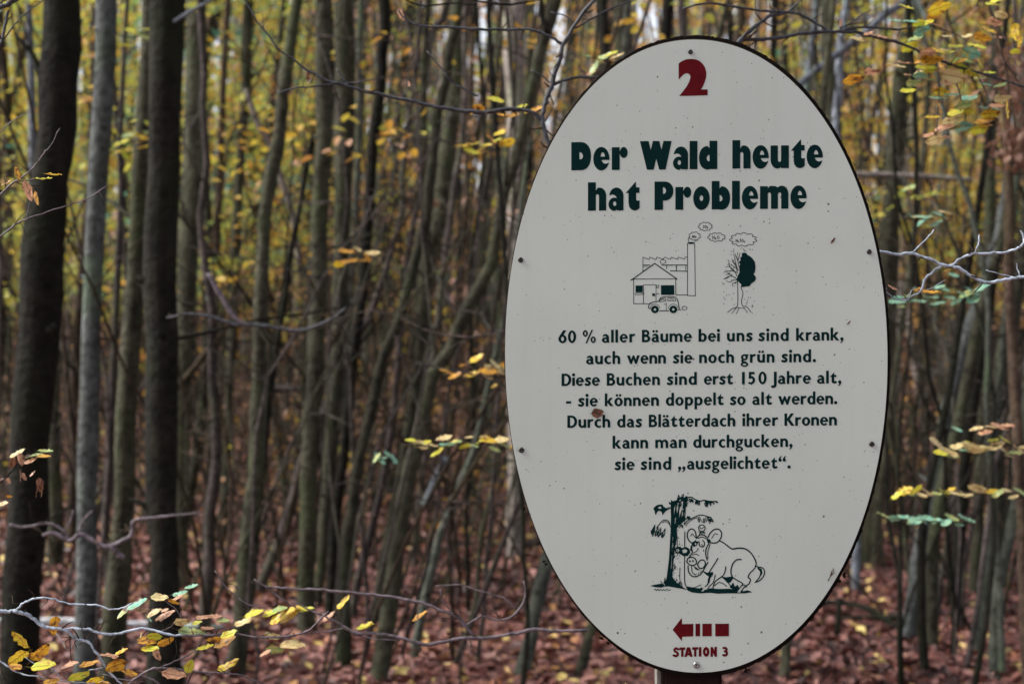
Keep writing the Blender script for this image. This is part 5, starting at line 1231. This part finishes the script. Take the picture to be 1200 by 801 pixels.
# shreds of moss and bark stuck on the lower right rim
for px, py, s_ in ((1010, 621, 6), (990, 674, 7), (998, 652, 4), (966, 707, 4), (953, 722, 5), (875, 786, 6), (945, 728, 4), (640, 661, 4), (637, 658, 3), (614, 596, 3), (705, 748, 4), (713, 754, 3), (985, 681, 4), (925, 748, 3)):
    p = sign3d([(px, py)], SY + .006)[0] - np.array(sbase); items = []
    for q in range(5):
        d = rng.normal(0, 1, 3); d /= np.linalg.norm(d); L_ = s_ * k * random.uniform(.4, 1)
        items.append((np.array([p - d * L_ * .4, p + d * L_ * .3 + rng.normal(0, .0006, 3), p + d * L_]), np.array([.0012, .0018, .0005])))
    link("moss_shred", join_tubes("moss_shred", items, 4), M_BOARD, sign)

PY = SY - .0003
to_print = lambda P: sign3d(P, PY)
SL = -0.0095
ink = Ink(662, 156, 972, 256, .30)
for txt, a, b, y in (("Der", 669.5, 735.5, 199.7), ("Wald", 750.2, 840.6, 199.0), ("heute", 858.2, 964.2, 197.6), ("hat", 689.0, 749.5, 246.9), ("Probleme", 767.0, 945.2, 246.0)):
    word(ink, Tt, txt, a, b, y, SL)
ink.mesh("title_lettering", to_print, M_GREEN, sign, sbase)["label"] = "heavy dark green title Der Wald heute hat Probleme"
ink = Ink(648, 380, 994, 560, .25)
lines = [
 (401.6, 654.5, [("60", 654.5, 675), ("%", 683, 698), ("aller", 705.5, 744), ("Bäume", 752.3, 810.5), ("bei", 818.7, 843.3), ("uns", 852, 881.5), ("sind", 889, 924), ("krank,", 933, 988.3)]),
 (426.4, 687, [("auch", 687, 726.7), ("wenn", 735, 780.2), ("sie", 788.8, 811.2), ("noch", 819.4, 860), ("grün", 868.3, 907.4), ("sind.", 915.8, 956)]),
 (451.9, 658, [("Diese", 658.2, 702.8), ("Buchen", 711.2, 773.2), ("sind", 781.7, 816.4), ("erst", 825, 858.6), ("150", 869.6, 898.2), ("Jahre", 905.4, 950), ("alt,", 957.7, 985.8)]),
 (476.0, 664, [("-", 663.4, 669.3), ("sie", 677.6, 700.3), ("können", 708.8, 772), ("doppelt", 780.3, 847.6), ("so", 855.6, 873.6), ("alt", 881.7, 904.2), ("werden.", 912.2, 981)]),
 (500.9, 665, [("Durch", 665, 715), ("das", 723.3, 752), ("Blätterdach", 760.4, 861.6), ("ihrer", 870.2, 911.4), ("Kronen", 919.3, 980.5)]),
 (525.1, 718, [("kann", 718, 759.3), ("man", 768, 804.4), ("durchgucken,", 812.4, 928.6)]),
 (550.3, 720, [("sie", 720.5, 743.4), ("sind", 751, 786.4), ("„ausgelichtet“.", 794.6, 926.4)]),
]
for yb, xs, ws in lines:
    for txt, a, b in ws: word(ink, B, txt, a, b, yb + SL * (a - xs), SL)
ink.grow(2).mesh("body_lettering", to_print, M_GREEN, sign, sbase)["label"] = "seven centred lines of dark green German text"
# big red 2
ink = Ink(790, 64, 834, 118, .25)
q = lambda L_, sx, sy, ox, oy: [(ox + x / sx, oy + y / sy) for x, y in L_]
two = [(203,195)] + [(250,160),(320,130),(400,122),(470,130),(530,155),(580,200),(618,260),(636,340),(632,410),(612,480),(585,545),(552,600),(655,598),(655,690),(212,702),(270,630),(330,550),(368,480),(388,410),(380,370),(350,350),(320,347),(280,365),(235,410),(205,447)]
ink.poly(q(two, 13.33, 13.33, 780, 60)); ink.mesh("number_two", to_print, M_RED, sign, sbase)["label"] = "dark red numeral 2"
# arrow and STATION 3
ink = Ink(784, 718, 862, 774, .2)
e = lambda L_: q(L_, 11.44, 11.44, 780, 720)
ink.poly(e([(93,197),(216,38),(220,122),(372,117),(370,285),(222,290),(216,348)]))
for a, b in ((400, 462), (493, 618), (665, 848)): ink.poly(e([(a,117),(b,115),(b,283),(a,285)]))
ink.mesh("arrow", to_print, M_RED, sign, sbase)["label"] = "dark red arrow pointing left with three bars behind it"
ink = Ink(784, 752, 862, 774, .15)
S_ = lambda P, w=24, sm=False: ink.stroke(e(P), w / 11.44, smooth=sm)
S_([(168,458),(140,446),(120,462),(126,486),(158,506),(162,532),(138,548),(108,540)], 27, True)
ink.poly(e([(186,436),(262,434),(262,462),(238,464),(238,556),(210,557),(210,465),(186,466)]))
ink.poly(e([(286,434),(326,433),(360,555),(328,556),(324,538),(288,539),(284,557),(253,558)])); ink.poly(e([(300,512),(306,478),(314,511)]), False)
ink.poly(e([(358,433),(434,431),(434,460),(410,462),(410,554),(382,555),(382,463),(358,464)]))
ink.poly(e([(446,431),(478,430),(478,553),(446,554)]))
ink.poly(e(ell(543,492,42,64))); ink.poly(e(ell(543,492,11,26)), False)
ink.poly(e([(604,430),(630,429),(656,486),(656,428),(686,427),(686,555),(660,556),(632,500),(632,556),(604,557)]))
S_([(776,442),(800,440),(816,456),(808,478),(794,486)], 26, True); S_([(794,486),(818,496),(818,526),(800,540),(774,536)], 27, True)
ink.grow(4).mesh("station_lettering", to_print, M_RED, sign, sbase)["label"] = "small dark red words STATION 3"

# factory, house, car and half-dead tree drawing
ink = Ink(734, 256, 894, 372, .2)
f_ = lambda L_: q(L_, 6.405, 6.405, 730, 250)
LW = .62
def ln(P, w=LW, sm=False): ink.stroke(f_(P), w, smooth=sm)
def fl(P, on=True): ink.poly(f_(P), on)
ln([(65,498),(238,375),(403,490)], 1.1); ln([(78,492),(395,490)]); ln([(80,495),(80,677),(215,677)]); ln([(395,492),(397,612)]); ln([(60,500),(80,492)], 1.2); ln([(395,486),(405,493)], 1.2)
fl([(95,541),(148,540),(148,592),(95,592)]); fl([(285,539),(384,538),(385,610),(286,611)])
ln([(92,598),(150,597),(150,608),(92,610),(92,598)], .4); ln([(154,535),(154,677)]); ln([(154,535),(248,535),(248,660)], .5); fl([(220,601),(241,601),(241,619),(220,619)])
ln([(250,540),(270,538),(268,555),(252,558),(250,540)], .5); ln([(252,604),(270,600)], .7)
ln([(150,432),(150,328),(196,346),(202,328),(248,346),(254,328),(304,344),(310,328),(358,344),(362,328),(410,344),(414,328),(462,342),(466,328),(482,328)], .55)
ln([(152,388),(202,387)], .8); ln([(290,388),(482,387)], .9); ln([(152,398),(190,397)], .4); ln([(355,430),(480,434)], .8); ln([(328,390),(328,415)], .6); ln([(401,390),(401,430)], .8); ln([(472,390),(470,428)], .5)
ln([(484,225),(484,615),(543,618),(538,225)], .6); ln([(397,611),(484,611)], .6); fl(ell(511, 222, 26, 7))
def cloud(cx, cy, rx, ry, n=9, w=.55, ph=0.3):
    P = []
    for i in range(n * 6 + 1):
        t = 2 * math.pi * i / (n * 6); b = .84 + .24 * abs(math.sin(t * n / 2 + ph + .25 * math.sin(3 * t)))
        P.append((cx + rx * b * math.cos(t), cy + ry * b * math.sin(t)))
    ln(P, w)
cloud(618, 98, 50, 31); cloud(702, 178, 63, 31); cloud(538, 170, 42, 30, 8); ln([(492,212),(490,190),(500,170)], .55); ln([(536,212),(545,205),(560,200)], .55); cloud(903, 196, 96, 48, 11); cloud(300, 362, 22, 15, 6, .45); cloud(462, 710, 18, 14, 6, .5)
def tiny(txt, x, y, h):
    G = {'S': [[(1,.85),(.5,1),(.1,.8),(.5,.5),(.9,.25),(.5,0),(0,.15)]], 'O': [[(.5,1),(.05,.7),(.05,.3),(.5,0),(.95,.3),(.95,.7),(.5,1)]], 'H': [[(.1,0),(.1,1)],[(.9,0),(.9,1)],[(.1,.5),(.9,.5)]],
         '2': [[(0,.4),(.4,.5),(.3,.1),(0,-.1),(.5,-.1)]], '4': [[(.4,-.2),(.4,.4),(0,0),(.6,0)]], 'N': [[(.1,0),(.1,1),(.9,0),(.9,1)]], 'x': [[(0,0),(.5,.45)],[(0,.45),(.5,0)]]}
    for ch in txt:
        w = h * (.62 if ch not in '24x' else .5)
        for P in G[ch]: ln([(x + px * w, y - py * h) for px, py in P], .45)
        x += w + h * .18
tiny("SO2", 600, 110, 20); tiny("H2O", 672, 192, 24); tiny("NOx", 520, 182, 16); tiny("H2SO4", 846, 214, 20)
# car
ln([(190,708),(196,686),(215,668),(265,658),(285,632),(330,624),(385,626),(408,645),(418,690),(424,722)], .8, True); ln([(275,730),(345,730)], .9); ln([(190,708),(205,716)], .8); ln([(406,722),(440,722)], .6)
ln([(272,664),(284,640),(318,634),(324,655),(272,664)], .5); ln([(336,655),(336,634),(368,632),(394,642),(398,655),(336,655)], .5); ln([(325,670),(325,725)], .5); ln([(308,682),(324,682)], .5); ln([(284,652),(300,640),(312,650)], .4); ln([(346,650),(360,638),(380,650)], .4)
for cx in (240, 378): fl(ell(cx, 720, 29, 28)); fl(ell(cx, 720, 10, 10), False); ln(ell(cx, 714, 36, 34, 20, math.pi, 2 * math.pi), .5)
# tree: healthy half black, dead half bare
fl([(893,302),(905,294),(925,297),(935,312),(955,322),(975,342),(990,366),(995,400),(992,432),(980,458),(994,470),(998,492),(985,512),(965,524),(950,545),(920,548),(905,552),(882,552),(890,535),(870,515),(853,500),(858,478),(866,460),(876,440),(872,405),(880,380),(868,368),(884,350),(880,330),(892,325)])
ln([(860,510),(862,600),(862,660),(855,700),(820,715),(785,742)], .65, True); ln([(886,555),(900,600),(890,650),(896,690),(930,702),(962,742)], .65, True); ln([(855,700),(830,735),(815,750)], .55); ln([(870,712),(850,752)], .55); ln([(905,702),(935,745)], .5); ln([(850,706),(885,708),(915,712)], .5)
random.seed(3)
for P in ([(862,505),(840,480),(800,470),(760,490)],[(845,485),(820,470),(780,440),(755,442)],[(862,500),(830,500),(800,515),(775,505)],[(855,470),(835,430),(800,400),(770,402)],[(835,430),(812,415),(795,380),(795,352)],[(858,450),(848,400),(825,365),(818,340)],[(865,430),(850,385),(840,345),(830,300)],[(872,400),(862,360),(855,330),(862,290)],[(862,505),(845,520),(822,525),(825,548)],[(820,470),(795,455),(770,460)],[(842,410),(828,395),(808,380)],[(850,385),(835,372),(830,350)],[(800,470),(780,485),(755,492)],[(848,440),(820,430),(790,432),(765,425)],[(862,360),(872,320),(880,295)],[(860,340),(845,320),(842,300)]): ln(P, [.75, .4], True)
for i in range(115):
    x, y = random.uniform(755, 1005), random.uniform(250, 700)
    if y < 290 or x > 1000 - (y < 540) * -5 or y > 555 or x < 850:
        if 850 < x < 905 and y > 540: continue
        ln([(x, y), (x - 1, y + 7)], .42)
ink.grow(1).mesh("pollution_drawing", to_print, M_GREEN, sign, sbase)["label"] = "line drawing of smoking factory, house, car and half bare tree under acid rain"

# boar leaning on a tree drawing
ink = Ink(758, 576, 902, 700, .2)
f_ = lambda L_: q(L_, 5.72, 5.72, 750, 570)
M_ = lambda P, w=.9: ln(P, w, True)
# trunk of the drawn tree
fl([(205,105),(225,95),(245,90),(250,78),(280,66),(300,72),(318,66),(322,90),(310,110),(300,150),(292,210),(296,230),(272,250),(250,245),(246,300),(244,360),(230,430),(222,520),(216,600),(240,640),(262,650),(278,665),(300,680),(330,690),(205,668),(168,660),(180,600),(195,480),(205,300),(208,200)])
for P in ([(228,130),(240,120),(232,170),(226,200)],[(250,110),(262,105),(255,150),(248,185),(244,150)],[(275,100),(290,95),(285,140),(268,190),(262,220),(262,160)],[(262,90),(275,80),(270,100)],[(230,220),(242,200),(240,240),(232,250)],[(282,150),(292,140),(286,190),(278,210)],[(218,330),(222,320),(220,400),(214,430)],[(212,460),(216,450),(212,540),(206,560)]): ink.poly(f_(P), False)
for i in range(60):
    y = random.uniform(300, 640); x = random.uniform(212, 236); ln([(x, y), (x + random.uniform(-2, 3), y + random.uniform(3, 14))], .4)
    if i % 3 == 0: ink.stroke(f_([(x - 8, y), (x - 9, y + 10)]), .4, False)
M_([(322,105),(306,130),(302,170),(300,230)], .8); M_([(300,300),(299,420),(298,560),(300,640),(310,668)], .9); M_([(246,300),(250,380),(252,460)], .5); M_([(268,540),(266,600),(270,650)], .6)
M_([(200,250),(190,230),(170,222),(150,228),(130,250),(110,275)], .9); M_([(206,270),(190,242),(168,232),(150,240)], .6)
for x, y in ((82,300),(104,315),(122,320),(150,325)): ln([(x + 18, y - 45), (x, y - 10), (x + 2, y + 12), (x + 14, y - 8), (x + 18, y - 45)], .8, True)
fl([(72,295),(95,270),(100,290),(85,315),(74,318)]); 
M_([(205,140),(185,150),(165,140),(140,125),(110,128),(92,150)], .9); fl([(92,140),(120,120),(150,118),(160,140),(185,150),(165,170),(150,190),(146,160),(120,160),(104,188),(98,165)])
ink.poly(f_([(120,135),(140,130),(145,145),(125,148)]), False)
M_([(318,72),(345,70),(370,85),(400,95),(430,90),(455,95),(490,98),(516,98)], 1.2); fl([(340,78),(352,82),(348,104),(338,92)]); fl([(372,90),(390,95),(386,118),(374,105)]); fl([(432,92),(452,98),(470,96),(492,98),(480,110),(462,106),(450,140),(442,120)])
M_([(300,250),(320,225),(360,205),(400,190),(440,195),(470,225),(466,245)], 1.0); M_([(306,262),(330,232),(365,212),(400,204)], .6); ln([(448,198),(475,205),(478,230)], 1.2); ln([(440,205),(445,235)], .7); ln([(400,205),(412,230),(425,240)], .6); ln([(240,240),(262,228),(300,218),(332,202)], 1.4); ln([(262,240),(275,262),(262,275)], .8)
fl([(315,196),(335,198),(330,215),(312,214)])
# more of its leaves and bark strokes
def lf(x, y, l, a, w=.75, fill=False):
    a = math.radians(a); d = (math.cos(a), -math.sin(a)); nn = (-d[1], d[0])
    P = [(x, y), (x + d[0] * l * .35 + nn[0] * l * .22, y + d[1] * l * .35 + nn[1] * l * .22), (x + d[0] * l, y + d[1] * l), (x + d[0] * l * .35 - nn[0] * l * .22, y + d[1] * l * .35 - nn[1] * l * .22)]
    (fl(P) if fill else ln(P + [P[0]], w))
for x, y, l, a, f in ((205,120,26,120,1),(215,112,22,100,0),(198,140,24,200,0),(185,148,26,215,1),(150,142,26,250,0),(128,128,24,190,1),(118,150,26,240,0),(250,85,22,70,1),(262,78,24,100,0),(280,70,24,60,0),(300,72,22,30,1),(330,80,26,290,0),(352,84,26,280,1),(375,95,24,270,0),(396,98,26,265,0),(300,95,26,290,0),(312,112,24,270,1),(438,102,30,275,0),(452,104,26,265,1),(470,104,22,280,0),(488,102,22,300,1),(508,98,16,330,0),(232,165,26,290,1),(250,190,28,270,0),(262,210,26,250,1),(280,205,26,290,0),(225,215,26,280,0),(262,248,26,240,0),(278,252,24,290,0),(298,236,22,270,1),(318,208,22,350,0),(455,205,26,280,0),(468,212,28,270,1),(478,215,24,300,0),(100,290,30,240,1),(88,305,26,260,0),(126,300,36,262,0),(148,305,36,268,0),(112,300,32,250,0),(392,212,26,280,0),(428,212,28,275,0)): lf(x, y, l, a, .8, bool(f))
for i in range(26):
    y = random.uniform(110, 260); x = random.uniform(212, 296)
    ln([(x, y), (x + random.uniform(-4, 4), y + random.uniform(6, 20))], .6)
for i in range(40):
    y = random.uniform(280, 650); x = random.uniform(236, 272)
    ln([(x, y), (x + 1, y + random.uniform(2, 7))], .35)
for i in range(16):
    x = random.uniform(165, 285); ln([(x, 665), (x + random.uniform(-7, 7), 665 - random.uniform(14, 36))], .7)
# knot held against the trunk
fl([(230,420),(245,402),(268,400),(282,410),(310,402),(330,415),(336,440),(320,462),(290,462),(262,445),(240,445)]); ink.poly(f_(ell(252, 426, 11, 11)), False); ink.poly(f_([(280,425),(300,415),(318,425),(312,440),(290,445)]), False); fl(ell(250, 427, 4, 4))
# head
M_([(378,345),(370,300),(350,282),(328,290),(316,320),(325,355),(345,375),(365,378)], 1.2); M_([(372,340),(350,315),(340,330)], .7)
M_([(452,345),(470,310),(500,285),(530,285),(546,310),(540,345),(515,372),(480,375),(468,368)], 1.2); M_([(480,345),(500,315),(520,318)], .7)
ln(ell(414, 276, 22, 22), .9); M_([(400,268),(410,280),(428,270)], .7); ln([(392,300),(436,312)], .8); ln([(396,314),(434,300)], .8); M_([(384,338),(400,322),(425,322),(445,335)], 1.3); M_([(388,345),(412,336),(444,346)], .8)
M_([(372,360),(350,385),(345,410),(350,440),(330,470)], 1.1); fl([(350,370),(372,362),(392,368),(380,392),(360,402),(352,392)]); ink.poly(f_(ell(372, 382, 6, 8)), False); M_([(395,365),(400,395),(425,400),(432,375),(420,358)], 1.0); fl([(445,350),(470,352),(474,372),(456,378)])
M_([(462,380),(445,410),(440,450),(450,490)], 1.2); M_([(470,385),(455,430),(455,480)], .7); M_([(390,410),(380,430),(360,440)], .7); ln([(412,385),(420,395)], .8); ln([(426,420),(426,432)], .6); fl([(340,395),(352,400),(345,430),(336,425)])
M_([(320,480),(345,470),(370,482),(378,510),(358,525),(330,520),(314,500),(320,480)], 1.2); fl(ell(334, 498, 5, 7)); fl(ell(354, 496, 5, 7)); M_([(352,455),(375,450),(395,460)], .7)
M_([(385,520),(400,495),(425,490),(438,512),(425,540),(400,545),(385,520)], 1.2); M_([(322,528),(325,565),(345,595),(375,600),(410,580),(440,530),(455,505)], 1.2); M_([(345,530),(350,570),(370,590)], .8); fl([(358,528),(385,545),(400,560),(372,552)]); ln([(370,590),(378,580)], .5); ln([(390,585),(395,572)], .5); ln([(405,575),(410,562)], .5)
# body
M_([(530,360),(560,375),(590,398),(618,415),(660,410),(705,415),(740,440),(765,475),(778,510),(772,540)], [1.1, 1.5, 1.1]); M_([(772,540),(755,560),(735,580),(725,605),(740,620),(730,650)], 1.2)
M_([(772,530),(800,538),(825,545),(835,575),(820,610),(795,630),(772,640)], 1.1); M_([(790,545),(808,570),(800,605),(772,640)], 1.1); fl([(790,540),(815,550),(820,580),(806,600),(808,570)])
M_([(522,478),(500,515),(480,545),(462,575)], 1.1); M_([(575,535),(570,565),(555,595),(520,620),(500,640),(488,680)], 1.1); M_([(678,486),(650,488),(625,510),(612,545),(610,580),(620,605)], 1.3); fl([(540,598),(575,606),(615,600),(625,612),(605,640),(585,642),(565,620)]); M_([(620,605),(650,625),(685,645),(690,660)], 1.2)
fl([(415,560),(450,575),(490,570),(488,590),(470,612),(465,640),(452,660),(455,620),(462,600),(440,585)]); M_([(470,600),(460,640),(440,665),(415,690)], 1.1); M_([(505,590),(490,640),(465,665),(450,690)], .9); M_([(315,668),(360,675),(410,655)], .7)
M_([(730,650),(700,670),(680,700)], 1.1); M_([(690,650),(665,680),(648,705)], 1.1); ln([(700,655),(706,672)], .8); ln([(718,655),(714,670)], .8); M_([(500,660),(530,640),(560,650),(580,665)], .8); M_([(590,640),(610,670)], .8); fl([(600,672),(625,640),(635,670),(655,655),(665,680),(640,695)])
fl([(310,672),(345,675),(400,680),(412,672),(430,690),(448,690),(470,678),(520,684),(600,682),(645,690),(670,686),(690,700),(720,692),(750,704),(700,712),(600,712),(520,714),(470,708),(400,712),(350,706),(320,694)])
ink.poly(f_([(408,700),(432,668),(440,672),(425,700)]), False); ink.poly(f_([(650,706),(668,680),(680,684),(672,708)]), False)
fl([(70,662),(100,655),(140,648),(160,655),(168,665),(140,674),(100,670)]); ln([(150,650),(140,632)], .8); ln([(160,650),(168,610)], .8); ln([(170,655),(172,625)], .8); ln([(270,650),(262,640)], .8)
M_([(95,690),(105,685),(110,695),(120,684),(128,696),(138,686),(150,694),(158,686),(168,694),(182,684),(190,694),(205,688)], .55)
ink.grow(2).mesh("boar_drawing", to_print, M_GREEN, sign, sbase)["label"] = "ink drawing of a grinning boar leaning against a leafless tree"
random.seed(21)

# dead leaf and bits of debris stuck to the panel (separate things)
base = Vector(sign3d([(700, 483)], SY - .004)[0])
def flat_leaf(px, py, L, ang, label, tone='brown', name="dead_leaf", asp=(1, 1, 1)):
    p = Vector(sign3d([(px, py)], SY - .0045)[0]); a = math.radians(ang)
    Xa = Vector((math.cos(a), 0, math.sin(a))); Z = Vector((0, -1, 0)); Y = Z.cross(Xa)
    o = bpy.data.objects.new(name, leaf_mesh(0, tone)); COL.objects.link(o)
    s = L * k
    o.matrix_world = Matrix.Translation(p) @ Matrix((Xa, Y, Z)).transposed().to_4x4() @ Matrix.Diagonal((s * asp[0], s * asp[1], s * .5, 1))
    tag(o, label, "dead leaf")
flat_leaf(700, 483, 15, 10, "tiny dark red brown leaf stuck on the sign between the words sie and Durch", asp=(1, 1.15, 1))
flat_leaf(975.5, 282, 9, 55, "sliver of brown leaf stuck to the sign near its upper right screw", asp=(1, .5, 1))
flat_leaf(994, 378, 7, 50, "narrow brown scrap stuck to the sign just above the comma of krank", asp=(1, .4, 1))
p0 = Vector(sign3d([(973, 672)], SY - .002)[0])
def seg(L_): return (np.array([[*(sign3d([(x, y)], SY - .0022)[0] - np.array(p0))] for x, y in L_]), np.linspace(.0009, .0006, len(L_)))
o = link("seed_stalk", join_tubes("seed_stalk", [seg([(970, 680), (973, 674), (974, 669)]), seg([(974, 674), (975, 667)]), seg([(973, 674), (977, 670), (976, 665)])], 5), BARK['brown'], None, p0)
tag(o, "tiny forked brown stalk stuck low on the right side of the sign", "stalk")
